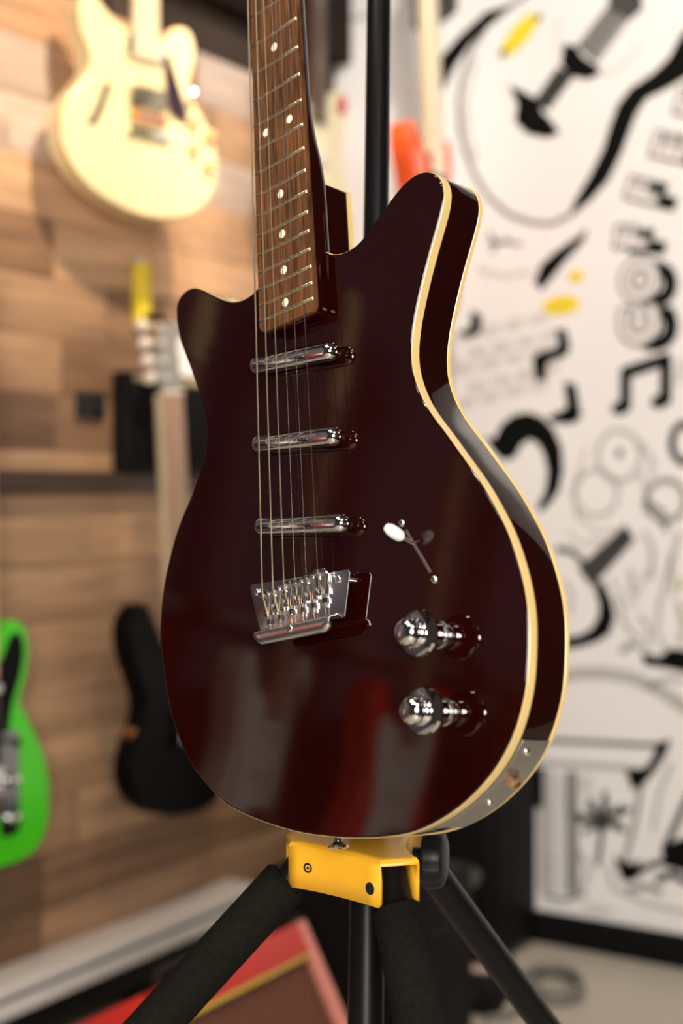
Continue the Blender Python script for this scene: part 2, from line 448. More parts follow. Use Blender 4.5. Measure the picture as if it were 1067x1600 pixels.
('s',[(0.701,0.988),(0.700,0.974),(0.694,0.961),(0.685,0.951),(0.674,0.943),(0.661,0.939),(0.647,0.939),(0.634,0.942),(0.622,0.950),(0.613,0.961),(0.607,0.973),(0.605,0.988),(0.607,1.002),(0.613,1.014),(0.622,1.025),(0.634,1.033),(0.647,1.037),(0.660,1.037),(0.674,1.033),(0.685,1.025),(0.694,1.014),(0.699,1.002),(0.701,0.988)],0.0097,'grey7',1),
('s',[(0.848,0.972),(0.847,0.960),(0.842,0.949),(0.834,0.940),(0.824,0.933),(0.813,0.930),(0.801,0.929),(0.790,0.933),(0.780,0.939),(0.772,0.948),(0.767,0.960),(0.765,0.972),(0.767,0.984),(0.772,0.995),(0.780,1.004),(0.790,1.011),(0.801,1.014),(0.813,1.014),(0.824,1.011),(0.834,1.004),(0.842,0.995),(0.846,0.984),(0.848,0.972)],0.0125,'grey5',1),
('s',[(0.751,1.028),(0.768,0.988),(0.760,0.947)],0.0097,'grey7',1),
('s',[(0.607,0.946),(0.651,0.905),(0.706,0.909)],0.0111,'grey8',1),
('p',[(0.654,0.798),(0.666,0.793),(0.684,0.758),(0.692,0.723),(0.681,0.689),(0.655,0.672),(0.615,0.658),(0.563,0.649),(0.563,0.666),(0.615,0.674),(0.646,0.691),(0.663,0.718),(0.666,0.747),(0.657,0.775)],0,'black',2),
('p',[(0.612,0.825),(0.644,0.785),(0.740,0.889),(0.719,0.920)],0,'grey3',2),
('s',[(0.634,0.830),(0.651,0.809)],0.0042,'black',3),
('s',[(0.654,0.852),(0.672,0.830)],0.0042,'black',3),
('s',[(0.674,0.873),(0.692,0.851)],0.0042,'black',3),
('s',[(0.695,0.894),(0.712,0.872)],0.0042,'black',3),
('s',[(0.715,0.914),(0.732,0.893)],0.0042,'black',3),
('s',[(0.559,0.864),(0.595,0.863),(0.622,0.841),(0.628,0.822)],0.0125,'grey3',3),
('s',[(0.688,0.803),(0.731,0.743),(0.769,0.826)],0.0083,'grey7',1),
('s',[(0.821,0.857),(0.794,0.753),(0.789,0.692),(0.814,0.651)],0.0111,'grey7',1),
('s',[(0.731,0.825),(0.735,0.771)],0.0139,'grey7',1),
('p',[(0.757,0.647),(0.795,0.639),(0.822,0.659),(0.877,0.657),(0.877,0.615),(0.808,0.626),(0.764,0.629)],0,'black',2),
('s',[(0.563,0.585),(0.615,0.597),(0.674,0.601),(0.731,0.597),(0.781,0.581),(0.825,0.558),(0.877,0.525)],0.0278,'grey7',1),
('p',[(0.849,0.799),(0.849,0.803),(0.848,0.807),(0.847,0.810),(0.845,0.812),(0.843,0.812),(0.842,0.812),(0.840,0.810),(0.839,0.807),(0.838,0.803),(0.838,0.799),(0.838,0.795),(0.839,0.791),(0.840,0.788),(0.842,0.786),(0.843,0.786),(0.845,0.787),(0.847,0.788),(0.848,0.791),(0.849,0.795)],0,'olive',2),
('p',[(0.849,0.729),(0.849,0.732),(0.848,0.735),(0.847,0.737),(0.845,0.739),(0.844,0.739),(0.842,0.739),(0.840,0.737),(0.839,0.735),(0.839,0.732),(0.838,0.728),(0.839,0.725),(0.839,0.722),(0.841,0.720),(0.842,0.718),(0.844,0.718),(0.845,0.718),(0.847,0.720),(0.848,0.722),(0.849,0.725)],0,'olive',2),
('s',[(0.487,0.440),(0.551,0.445),(0.812,0.458)],0.0097,'grey3',2),
('s',[(0.487,0.392),(0.546,0.395),(0.732,0.404)],0.0139,'grey7',2),
('p',[(0.795,0.460),(0.817,0.471),(0.806,0.442),(0.779,0.400),(0.754,0.370),(0.739,0.362),(0.725,0.398),(0.768,0.403),(0.787,0.433)],0,'black',3),
('s',[(0.756,0.372),(0.743,0.288),(0.717,0.193)],0.0111,'grey5',2),
('s',[(0.878,0.398),(0.847,0.332),(0.807,0.238)],0.0139,'grey3',2),
('p',[(0.804,0.242),(0.847,0.265),(0.878,0.269),(0.879,0.197),(0.810,0.209)],0,'black',3),
('s',[(0.810,0.216),(0.775,0.201),(0.733,0.168),(0.704,0.201)],0.0139,'grey3',2),
('p',[(0.700,0.207),(0.732,0.195),(0.754,0.209),(0.743,0.170),(0.719,0.163)],0,'black',3),
('s',[(0.789,0.172),(0.824,0.191),(0.872,0.171)],0.0167,'grey3',2),
('p',[(0.518,0.376),(0.558,0.379),(0.561,0.111),(0.522,0.109)],0,'grey7',2),
('p',[(0.585,0.382),(0.613,0.382),(0.617,0.115),(0.589,0.113)],0,'grey5',2),
('p',[(0.500,0.380),(0.529,0.382),(0.528,0.294),(0.500,0.296)],0,'black',3),
('s',[(0.534,0.102),(0.580,0.098),(0.632,0.120)],0.0097,'grey5',3),
('s',[(0.662,0.278),(0.627,0.252)],0.0111,'grey3',2),
('s',[(0.661,0.282),(0.606,0.276)],0.0111,'grey3',2),
('s',[(0.661,0.284),(0.596,0.289)],0.0111,'grey3',2),
('s',[(0.663,0.288),(0.635,0.313)],0.0111,'grey3',2),
('s',[(0.664,0.289),(0.638,0.328)],0.0111,'grey3',2),
('s',[(0.669,0.290),(0.676,0.349)],0.0111,'grey3',2),
('s',[(0.670,0.290),(0.684,0.327)],0.0111,'grey3',2),
('s',[(0.674,0.288),(0.717,0.321)],0.0111,'grey3',2),
('s',[(0.674,0.287),(0.734,0.317)],0.0111,'grey3',2),
('s',[(0.675,0.282),(0.716,0.279)],0.0111,'grey3',2),
('s',[(0.674,0.281),(0.723,0.267)],0.0111,'grey3',2),
('s',[(0.671,0.279),(0.665,0.230),(0.659,0.185)],0.0111,'grey3',3),
('p',[(0.685,0.284),(0.684,0.291),(0.682,0.296),(0.678,0.301),(0.673,0.303),(0.668,0.304),(0.662,0.302),(0.657,0.298),(0.654,0.293),(0.651,0.286),(0.650,0.279),(0.651,0.273),(0.654,0.267),(0.658,0.262),(0.662,0.260),(0.668,0.260),(0.673,0.261),(0.678,0.265),(0.682,0.270),(0.684,0.277)],0,'grey3',3),
('s',[(0.697,0.141),(0.769,0.119),(0.879,0.112)],0.0111,'grey7',1),
('s',[(0.683,0.188),(0.694,0.140)],0.0097,'grey7',1),
('s',[(-0.060,2.107),(0.002,2.102),(0.082,2.107)],0.0125,'grey7',1),
('p',[(0.485,0.146),(0.484,0.154),(0.481,0.161),(0.476,0.166),(0.470,0.168),(0.463,0.169),(0.456,0.166),(0.450,0.162),(0.445,0.156),(0.442,0.148),(0.441,0.140),(0.442,0.132),(0.445,0.125),(0.450,0.120),(0.456,0.117),(0.463,0.117),(0.470,0.119),(0.476,0.124),(0.481,0.130),(0.484,0.138)],0,'grey8',1),
('s',[(0.759,0.907),(0.780,0.867),(0.777,0.806)],0.0125,'grey7',1),
('s',[(0.837,0.908),(0.819,0.841),(0.824,0.774)],0.0125,'grey7',1),
('s',[(0.702,0.769),(0.717,0.709),(0.752,0.677)],0.0111,'grey7',1),
('s',[(0.592,0.904),(0.615,0.877),(0.673,0.885)],0.0125,'grey8',1),
('s',[(0.751,1.096),(0.779,1.055),(0.776,1.022)],0.0111,'grey7',1),
('s',[(0.614,1.036),(0.599,0.988),(0.610,0.932)],0.0111,'grey8',1),
('s',[(0.752,0.731),(0.773,0.698),(0.767,0.657)],0.0125,'grey7',1),
('s',[(0.835,0.761),(0.849,0.709),(0.836,0.675)],0.0139,'grey7',1),
('s',[(0.629,1.084),(0.614,1.029)],0.0111,'grey8',1),
('s',[(0.807,0.908),(0.800,0.948),(0.758,0.974)],0.0153,'grey5',1),
('s',[(0.710,0.647),(0.731,0.669),(0.752,0.660)],0.0125,'grey5',1),
('s',[(0.578,0.799),(0.600,0.765),(0.593,0.723)],0.0097,'grey7',1),
('s',[(0.767,0.576),(0.809,0.599),(0.846,0.599)],0.0125,'grey7',1),
('s',[(0.617,0.210),(0.639,0.171),(0.624,0.127)],0.0111,'grey7',1),
('s',[(0.823,0.426),(0.796,0.356),(0.782,0.273)],0.0097,'grey7',1),
('s',[(0.726,0.142),(0.768,0.156),(0.803,0.147)],0.0139,'grey5',1),
('s',[(0.833,1.214),(0.841,1.267)],0.0111,'grey7',1),
('p',[(0.564,0.374),(0.585,0.376),(0.589,0.116),(0.568,0.116)],0,'grey8',1),
('p',[(0.616,0.377),(0.646,0.377),(0.647,0.339),(0.618,0.338)],0,'grey8',1),
('p',[(0.699,0.092),(0.697,0.095),(0.692,0.098),(0.684,0.101),(0.674,0.102),(0.663,0.102),(0.651,0.101),(0.640,0.100),(0.631,0.097),(0.626,0.094),(0.623,0.090),(0.625,0.087),(0.630,0.084),(0.638,0.081),(0.648,0.080),(0.660,0.080),(0.671,0.081),(0.682,0.083),(0.691,0.085),(0.696,0.088)],0,'grey8',1)]
LETTERS= [('C', 0.754, 1.341, 0.114), ('O', 0.754, 1.436, 0.106), ('F', 0.735, 1.525, 0.092), ('F', 0.76, 1.619, 0.092), ('E', 0.818, 1.703, 0.097), ('E', 0.869, 1.785, 0.097)]

# ------------------------------------------------------------------ the room
CORNER = Vector((-0.0069, 3.4, 0))
RL = Vector((0.5298, 0.8481, 0))      # along the plank wall, towards the corner
NL = Vector((0.8481, -0.5298, 0))     # out of the plank wall
RR = NL.copy()                        # along the mural wall, away from the corner
NR = -RL
UP = Vector((0, 0, 1))
ROT_L = Matrix((RL, UP, NL)).transposed()     # local x right, y up, z out of the wall
ROT_R = Matrix((RR, UP, NR)).transposed()


def on_left(a, z, off=0.0):
    return CORNER + RL * a + NL * off + UP * z


def on_right(a, z, off=0.0):
    return CORNER + RR * a + NR * off + UP * z


M_FLOOR = mat('cream_floor', (0.45, 0.40, 0.325), 0.4, var=0.06, vscale=3)
M_CEIL = mat('charcoal_ceiling', (0.03, 0.028, 0.026), 0.8, var=0.1, vscale=4)
M_MWALL = mat('white_mural_paint', (0.81, 0.78, 0.75), 0.6, spec=0.2, var=0.02, vscale=3)
M_LWALL = mat('dark_backing', (0.05, 0.03, 0.02), 0.8, var=0.2, vscale=9)
M_SOFF = mat('dark_brown_header', (0.018, 0.010, 0.006), 0.7, spec=0.08, var=0.2, vscale=8)
M_BASE = mat('black_baseboard_paint', (0.005, 0.005, 0.005), 0.6, spec=0.1, var=0.1, vscale=10)

fl = MB()
c0 = CORNER
fp = [c0 + RL * 0.06 + NL * -0.06, c0 + RL * 0.06 + NL * 2.6, c0 + RL * -4.9 + NL * 2.6, c0 + RL * -4.9 + NL * -0.06]
fl.add([(p.x, p.y, z) for z in (-0.05, 0) for p in fp], [(0, 1, 2, 3), (4, 5, 6, 7), (0, 1, 5, 4), (1, 2, 6, 5), (2, 3, 7, 6), (3, 0, 4, 7)])
struct(fl.build('floor', M_FLOOR, smooth=False))
ce = MB()
ce.add([(p.x, p.y, z) for z in (3.0, 3.05) for p in fp], [(0, 1, 2, 3), (4, 5, 6, 7), (0, 1, 5, 4), (1, 2, 6, 5), (2, 3, 7, 6), (3, 0, 4, 7)])
struct(ce.build('ceiling', M_CEIL, smooth=False))

wl = empty('wall_left', CORNER, ROT_L)
struct(wl)
MB().box((-2.4, 1.5, -0.035), (4.9, 3.0, 0.05)).build('backing', M_LWALL, wl, smooth=False)
MB().box((-3.32, 1.0, -0.002), (3.04, 1.98, 0.016), bev=0.002).build('lavender_panel', mat('lavender_grey_panel', (0.05, 0.038, 0.055), 0.6, var=0.05, vscale=3), wl)
# planks, one by one, tone picked by row, darker above the rail and near the floor
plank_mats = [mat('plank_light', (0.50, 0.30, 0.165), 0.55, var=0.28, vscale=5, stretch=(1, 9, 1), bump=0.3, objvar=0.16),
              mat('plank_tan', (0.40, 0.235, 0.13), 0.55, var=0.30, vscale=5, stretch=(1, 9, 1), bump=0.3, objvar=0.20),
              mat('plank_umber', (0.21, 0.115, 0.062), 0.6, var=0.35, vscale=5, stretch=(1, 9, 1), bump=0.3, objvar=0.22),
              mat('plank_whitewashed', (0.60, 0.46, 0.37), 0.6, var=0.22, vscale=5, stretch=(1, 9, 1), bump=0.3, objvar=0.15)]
rp = random.Random(11)
PH = 0.1035
plank_me = {}
for i, m in enumerate(plank_mats):
    o = MB().box((0, 0, 0), (0.6, PH - 0.0012, 0.014), bev=0.0008).build('plank', m)
    plank_me[i] = o.data
    bpy.data.objects.remove(o)
for r in range(26):
    zc = 0.03 + PH * (r + 0.5)
    if zc + PH / 2 > 1.99:
        break
    x = 0.0 - rp.uniform(0.0, 0.4)
    x = -rp.uniform(0.15, 0.6)
    prev = 0.0
    while prev > -1.75:
        ln = prev - x
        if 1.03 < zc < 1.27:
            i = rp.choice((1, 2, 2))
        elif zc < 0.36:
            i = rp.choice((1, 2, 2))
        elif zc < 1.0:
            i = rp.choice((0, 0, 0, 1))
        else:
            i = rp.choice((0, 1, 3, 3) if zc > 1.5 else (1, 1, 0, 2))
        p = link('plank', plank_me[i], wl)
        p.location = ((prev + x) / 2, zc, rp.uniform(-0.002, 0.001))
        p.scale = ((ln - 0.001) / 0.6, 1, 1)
        prev = x
        x = max(x - rp.uniform(0.45, 0.95), -1.79)
tr = MB().box((-2.4, 1.009, 0.018), (4.8, 0.040, 0.036), bev=0.003).build('trim_1', mat('dark_rail_wood', (0.05, 0.024, 0.012), 0.5, var=0.2, vscale=10))
tr.matrix_world = T_(CORNER) @ ROT_L.to_4x4()
struct(tr)
so = MB().box((-2.4, 2.50, 0.012), (4.8, 1.0, 0.05), bev=0.003).build('trim_2', M_SOFF)
so.matrix_world = T_(CORNER) @ ROT_L.to_4x4()
struct(so)

wr = empty('wall_right', CORNER, ROT_R)
struct(wr)
MB().box((1.2, 1.5, -0.025), (2.5, 3.0, 0.05)).build('painted_wall', M_MWALL, wr, smooth=False)
bb = MB().box((1.2, 0.034, 0.009), (2.4, 0.068, 0.018), bev=0.003).build('baseboard_right', M_BASE)
bb.matrix_world = T_(CORNER) @ ROT_R.to_4x4()
struct(bb)

MUR = {'black': mat('mural_black', (0.005, 0.005, 0.004), 0.6, spec=0.05, var=0.15, vscale=15),
       'grey3': mat('mural_charcoal', (0.060, 0.058, 0.054), 0.6, spec=0.1, var=0.15, vscale=15),
       'grey5': mat('mural_mid_grey', (0.25, 0.24, 0.225), 0.55, var=0.1, vscale=15),
       'grey7': mat('mural_light_grey', (0.47, 0.445, 0.42), 0.55, var=0.08, vscale=15),
       'grey8': mat('mural_pale_grey', (0.62, 0.59, 0.555), 0.55, var=0.06, vscale=15),
       'yellow': mat('mural_yellow', (0.80, 0.62, 0.02), 0.5, var=0.08, vscale=15),
       'olive': mat('mural_olive', (0.40, 0.40, 0.08), 0.5, var=0.08, vscale=15),
       'white': mat('mural_white', (0.78, 0.735, 0.70), 0.55, var=0.02, vscale=5)}


def stroke_outline(path, w):
    P = [Vector(p) for p in path]
    l, r = [], []
    for i, p in enumerate(P):
        t = (P[min(i + 1, len(P) - 1)] - P[max(i - 1, 0)]).normalized()
        nn = Vector((-t.y, t.x)) * w / 2
        l.append(p + nn)
        r.append(p - nn)
    return [(v.x, v.y) for v in l + r[::-1]]


for kind, pts, w, colr, lay in MURAL:
    h = 0.0006 + 0.0007 * lay
    if kind == 'p':
        if colr == 'black':
            pts = inset(pts, -0.0045)
        nm = {'yellow': 'painted_plectrum', 'olive': 'painted_leaf'}.get(colr, 'painted_shape')
        MB().prism(pts, 0, h, back=False).build(nm, MUR[colr], wr, smooth=False)
    else:
        b = MB()
        P = [Vector(p) for p in pts]
        vs_, fs_ = [], []
        for i, p in enumerate(P):
            t = (P[min(i + 1, len(P) - 1)] - P[max(i - 1, 0)]).normalized()
            nn = Vector((-t.y, t.x)) * w / 2
            for q in (p + nn, p - nn):
                vs_.append((q.x, q.y, h))
            for q in (p + nn, p - nn):
                vs_.append((q.x, q.y, 0))
            if i:
                o = 4 * i
                fs_ += [(o - 4, o - 3, o + 1, o), (o - 4, o, o + 2, o - 2), (o - 3, o - 1, o + 3, o + 1)]
        b.add(vs_, fs_).build('painted_line', MUR[colr], wr, smooth=False)


def glyph(ch, size, fat):
    cu = bpy.data.curves.new('glyph', 'FONT')
    cu.body = ch
    cu.size = size
    cu.align_x = 'CENTER'
    cu.align_y = 'CENTER'
    cu.offset = fat
    cu.extrude = 0.0004
    ob = bpy.data.objects.new('glyph', cu)
    COL.objects.link(ob)
    dg = bpy.context.evaluated_depsgraph_get()
    me = bpy.data.meshes.new_from_object(ob.evaluated_get(dg))
    bpy.data.objects.remove(ob)
    return me


for ch, a, z, s in LETTERS:
    R = Matrix.Rotation(PI / 2, 4, 'Z')
    tilt = Matrix.Rotation(-0.32 if z > 1.58 else (-0.12 if z > 1.5 else 0.1), 4, 'Z')
    for nm, dx, dz, fat, colr, h in (('letter_shadow', 0.034, -0.012, 0.010, 'black', 0.0012), ('letter_outline', 0, 0, 0.0095, 'grey3', 0.0022), ('letter', 0, 0, 0.0035, 'white', 0.0030)):
        me = glyph(ch, s, fat)
        me.materials.clear()
        me.materials.append(MUR[colr])
        o = link(nm, me, wr)
        o.matrix_local = T_((a + dx, z + dz, h)) @ tilt @ R
    if ch in 'CO':
        el = [(a + 0.30 * s * math.cos(k * PI / 10), z + 0.27 * s * math.sin(k * PI / 10)) for k in range(20)]
        MB().prism(el, 0, 0.0019, back=False).build('letter_fill', MUR['grey8'], wr, smooth=False)

# ------------------------------------------------------------------ the cherry guitar in front
GROT = Matrix(((0.6932801, -0.0497988, -0.7189456), (-0.6902125, 0.2410673, -0.6822706), (0.2072906, 0.9692299, 0.1327554)))
g = empty('electric_guitar', (-0.0109, 0.8990, 0.7762), GROT)
tag(g, 'dark cherry double-cutaway electric guitar with three chrome pickups, hung on the black tripod', 'guitar')
# local frame: x towards the treble side, y up the strings, z out of the face; face at z = 0, bottom at y = 0
BO = smooth_outline(BODY_OUT, 360, 5)
TH = 0.039
MB().prism(BO, -TH, 0.0, bev=0.0012, seg=3).build('body', M_BODY, g, angle=50)


def band(z0, z1, out=0.0004):
    o = inset(BO, -out)
    n = len(o)
    vs_ = []
    for (q, z) in ((BO, z0), (o, z0 + 0.0004), (o, z1 - 0.0004), (BO, z1)):
        vs_ += [(p[0], p[1], z) for p in q]
    fs_ = [(i * n + k, i * n + (k + 1) % n, (i + 1) * n + (k + 1) % n, (i + 1) * n + k) for i in range(3) for k in range(n)]
    return MB().add(vs_, fs_)


band(-0.0080, -0.0008).build('binding', M_CREAM, g)
band(-TH + 0.0008, -TH + 0.0044).build('binding', M_CREAM, g)

SC = 0.635
NUT = 0.8
ZF = 0.0135                    # fretboard surface


def fret_y(k):
    return NUT - SC * (1 - 2 ** (-k / 12))


def half_w(y):
    return 0.021 + (0.0278 - 0.021) * (NUT - y) / (NUT - fret_y(21))


def fb_outline(y_end, grow=0.0, r=0.006):
    yt = NUT
    w0, w1 = half_w(yt) + grow, half_w(y_end) + grow
    o = [(w0, yt), (-w0, yt)]
    for k in range(6):
        a = PI + PI / 2 * k / 5
        o.append((-w1 + r + r * math.cos(a), y_end + r + r * math.sin(a)))
    for k in range(6):
        a = -PI / 2 + PI / 2 * k / 5
        o.append((w1 - r + r * math.cos(a), y_end + r + r * math.sin(a)))
    return o


fb = MB().prism(fb_outline(0.3448), 0.0085, ZF, bev=0.0005, seg=2).build('fretboard', M_ROSE, g)
for k in range(1, 22):
    y = fret_y(k)
    w = half_w(y) - 0.0002
    b = MB()
    prof = [(-0.0011, 0), (-0.0008, 0.0007), (0, 0.0010), (0.0008, 0.0007), (0.0011, 0)]
    vs_ = [(sx * (w - (0.0006 if 0 < j < 4 else 0)), y + p[0], ZF + p[1] - 0.0001) for sx in (-1, 1) for j, p in enumerate(prof)]
    b.add(vs_, [(j, j + 1, j + 6, j + 5) for j in range(4)] + [(0, 1, 2, 3, 4), (5, 6, 7, 8, 9), (0, 4, 9, 5)])
    b.build('fret', M_FRET, fb, angle=60)
for k in (3, 5, 7, 9, 12, 15, 17, 19, 21):
    y = (fret_y(k) + fret_y(k - 1)) / 2
    for x in ((-0.0125, 0.0125) if k == 12 else (0.0,)):
        MB().lathe([(0.0031, -0.001), (0.0031, 0.00008), (0.0029, 0.00015)], 16, T_((x, y, ZF))).build('inlay_dot', M_DOT, fb)

# neck: lofted from nut to heel, plus the tongue lying on the body
nk = MB()
secs = []
NS = 17
for i in range(27):
    u = 0.445 * i / 26
    y = NUT - u
    e = min(max((u - 0.295) / 0.065, 0), 1)
    e = e * e * (3 - 2 * e)
    dep = 0.0120 + 0.0015 * (u / 0.3 if u < 0.3 else 1) + 0.0045 * e
    ex = 0.95 - 0.62 * e
    hw = half_w(y) + 0.0004
    row = []
    for k in range(NS):
        a = PI * k / (NS - 1)
        c_, s_ = math.cos(a), math.sin(a)
        row.append((hw * math.copysign(abs(c_) ** ex, c_), y, 0.0086 - dep * abs(s_) ** ex))
    secs += row
fs_ = [(i * NS + k, i * NS + k + 1, (i + 1) * NS + k + 1, (i + 1) * NS + k) for i in range(26) for k in range(NS - 1)]
fs_ += [(i * NS, (i + 1) * NS, (i + 1) * NS + NS - 1, i * NS + NS - 1) for i in range(26)] + [tuple(range(NS)), tuple(26 * NS + k for k in range(NS))]
nk.add(secs, fs_)
tong = [p for p in fb_outline(0.3432, 0.0009, 0.0068)]
tong[0] = (half_w(0.42) + 0.0006, 0.42)
tong[1] = (-half_w(0.42) - 0.0006, 0.42)
nk.prism(tong, -0.001, 0.0086, bev=0.0007, seg=2)
nk.build('neck', M_BODY, g, angle=40)
hb = round_rect(-0.0180, 0.0172, 0.360, 0.4497, 0.002)
MB().prism(hb, -TH, -0.0085, bev=0.0008, seg=2).build('heel_block', M_BODY, g)
MB().prism(inset(hb, -0.0004), -TH + 0.0006, -TH + 0.0046, back=True).build('binding', M_CREAM, g)
MB().box((0, NUT + 0.002, 0.0122), (0.043, 0.005, 0.0075), bev=0.0005).build('nut', M_NICKEL, g)
# headstock above the frame
hs_out = smooth_outline([(-0.021, 0.80), (-0.024, 0.83), (-0.035, 0.85), (-0.040, 0.90), (-0.036, 0.97), (-0.02, 1.0), (0.012, 1.005), (0.035, 0.985), (0.037, 0.93), (0.033, 0.86), (0.024, 0.83), (0.021, 0.80)], 60, 2)
MB().prism(hs_out, -0.007, 0.0075, bev=0.0012).build('headstock', M_BODY, g)
for i in range(3):
    for sx in (-1, 1):
        y = 0.865 + 0.036 * i
        b = MB().lathe([(0.0035, 0), (0.0035, 0.012), (0.003, 0.013)], 12, T_((sx * 0.022, y, 0.0075)))
        b.lathe([(0.004, 0), (0.004, 0.008), (0.008, 0.010), (0.008, 0.018), (0.004, 0.02)], 12, T_((sx * 0.036, y, 0.0)) @ Matrix.Rotation(sx * PI / 2, 4, 'Y'))
        b.build('tuner', M_CHROME, g)

# pickups: chrome tubes lying slightly slanted on the face
for (xl, yl, xr, yr) in ((-0.0425, 0.3264, 0.0415, 0.3140), (-0.0435, 0.2696, 0.0408, 0.2556), (-0.0440, 0.2113, 0.0438, 0.1965)):
    R_ = 0.0067
    A, B = Vector((xl, yl, 0.0076)), Vector((xr, yr, 0.0076))
    L = (B - A).length
    prof = [(R_ * math.sin(PI / 2 * k / 8), R_ * (1 - math.cos(PI / 2 * k / 8))) for k in range(9)]
    prof[0] = (0.0002, 0)
    body = prof + [(R_, L * 0.5)] + [(r, L - h) for r, h in prof[::-1]]
    b = MB().lathe(body, 40, along(A, B))
    pk = b.build('pickup', M_CHROME, g, angle=60)
    d = (B - A).normalized()
    up = Vector((-d.y, d.x, 0))
    fb_ = MB()
    Mf = Matrix((d, up, Vector((0, 0, 1)))).transposed().to_4x4()
    fb_.prism(round_rect(-L / 2 + 0.004, L / 2 - 0.004, -0.003, 0.003, 0.0029), -0.0075, -0.003, M=T_((A + B) / 2) @ Mf)
    fb_.build('pickup_foot', M_DARK, pk)

# strings
nut_x = [-0.0192 + 0.0074 * i for i in range(6)]
bri_x = [-0.0303 + 0.0109 * i for i in range(6)]
gauge = [0.00060, 0.00048, 0.00038, 0.00028, 0.00023, 0.00019]
SAD_Y = [0.1620, 0.1632, 0.1655, 0.1650, 0.1662, 0.1680]
for i in range(6):
    A = Vector((nut_x[i], NUT + 0.002, ZF + 0.0024))
    B = Vector((bri_x[i], SAD_Y[i], 0.0178))
    Cc = Vector((bri_x[i] + 0.0002, 0.1385, 0.0118))
    D0 = Vector((nut_x[i] * 1.1, 0.865 + 0.036 * (i if i < 3 else 5 - i), 0.016))
    MB().tube([D0, A, B, B + Vector((0, -0.0025, -0.0004)), Cc], gauge[i], 8).build('string', M_STRW if i < 3 else M_STRP, g)

# bridge
br = MB().prism([(-0.0498, 0.1715), (0.0438, 0.1662), (0.0452, 0.1640), (0.0385, 0.1372), (0.0370, 0.1362), (-0.0420, 0.1392), (-0.0436, 0.1402), (-0.0510, 0.1698)], 0.0088, 0.0105, bev=0.0004, seg=2).build('bridge', M_NICKEL, g)
# turned-up tail lip
lip = MB()
lo = []
prof = [(0.1400, 0.0100), (0.1385, 0.0130), (0.1375, 0.0172), (0.1362, 0.0190), (0.1338, 0.0192), (0.1295, 0.0180), (0.1278, 0.0168)]
npf = len(prof)
xs = [(-0.0392, 0), (-0.0384, 0), (-0.036, 0), (-0.033, 0), (0.0265, 0), (0.0295, 0), (0.032, 0), (0.0328, 0)]
cut = [0.0060, 0.0034, 0.0010, 0.0, 0.0, 0.0010, 0.0034, 0.0060]
vs_ = []
for th in (0.0, -0.0013):
    for (x, _), c in zip(xs, cut):
        for j, (y, z) in enumerate(prof):
            yy = max(y, prof[-1][0] + c) if j > 2 else y
            vs_.append((x, yy, z + th))
nx = len(xs)
fs_ = []
for q in range(2):
    o = q * nx * npf
    fs_ += [(o + i * npf + j, o + i * npf + j + 1, o + (i + 1) * npf + j + 1, o + (i + 1) * npf + j) for i in range(nx - 1) for j in range(npf - 1)]
o = nx * npf
fs_ += [(i * npf + npf - 1, (i + 1) * npf + npf - 1, o + (i + 1) * npf + npf - 1, o + i * npf + npf - 1) for i in range(nx - 1)]
fs_ += [(j, j + 1, o + j + 1, o + j) for j in range(npf - 1)] + [((nx - 1) * npf + j, (nx - 1) * npf + j + 1, o + (nx - 1) * npf + j + 1, o + (nx - 1) * npf + j) for j in range(npf - 1)]
lip.add(vs_, fs_).build('tail_lip', M_NICKEL, br, angle=60)
SCREW = [(0.0002, 0.0018), (0.0014, 0.0017), (0.0023, 0.0012), (0.0028, 0.0004), (0.0028, -0.001)]
for x, y, z in ((-0.0438, 0.1655, 0.0108), (0.0358, 0.1612, 0.0108), (-0.003, 0.1345, 0.0188)):
    MB().lathe(SCREW, 16, T_((x, y, z))).build('bridge_screw', M_CHROME, br)
for x, y in ((-0.0438, 0.1655), (0.0358, 0.1612), (-0.003, 0.145)):
    MB().lathe([(0.0025, 0.0), (0.0025, 0.0092)], 14, T_((x, y, 0))).build('bridge_post', M_CHROME, br)
for i in range(6):
    x, y = bri_x[i], SAD_Y[i]
    b = MB().box((x, y - 0.0075, 0.0122), (0.0084, 0.0150, 0.0030), bev=0.0004)
    b.box((x - 0.0030, y - 0.0004, 0.0150), (0.0040, 0.0036, 0.0046), bev=0.0007)
    b.box((x + 0.0030, y - 0.0004, 0.0150), (0.0040, 0.0036, 0.0046), bev=0.0007)
    b.box((x, y - 0.0004, 0.0148), (0.0026, 0.0034, 0.0044), bev=0.0004)
    sd = b.build('saddle', M_CHROME, br)
    for sx in (-1, 1):
        MB().lathe([(0.0013, 0), (0.0013, 0.0016), (0.0002, 0.0010)], 10, T_((x + sx * 0.0030, y - 0.0002, 0.0166))).build('height_screw', M_DARK, sd)
    MB().lathe([(0.0012, 0), (0.0012, 0.0085)], 10, along((x, y - 0.0150, 0.0124), (x, y - 0.03, 0.0128))).build('intonation_screw', M_NICKEL, sd)
    MB().lathe([(0.0021, 0), (0.0021, 0.0034), (0.0016, 0.0038)], 10, along((x + 0.0008, y - 0.0175, 0.0132), (x + 0.0008, y - 0.03, 0.0136))).build('spring_collar', M_CHROME, sd)

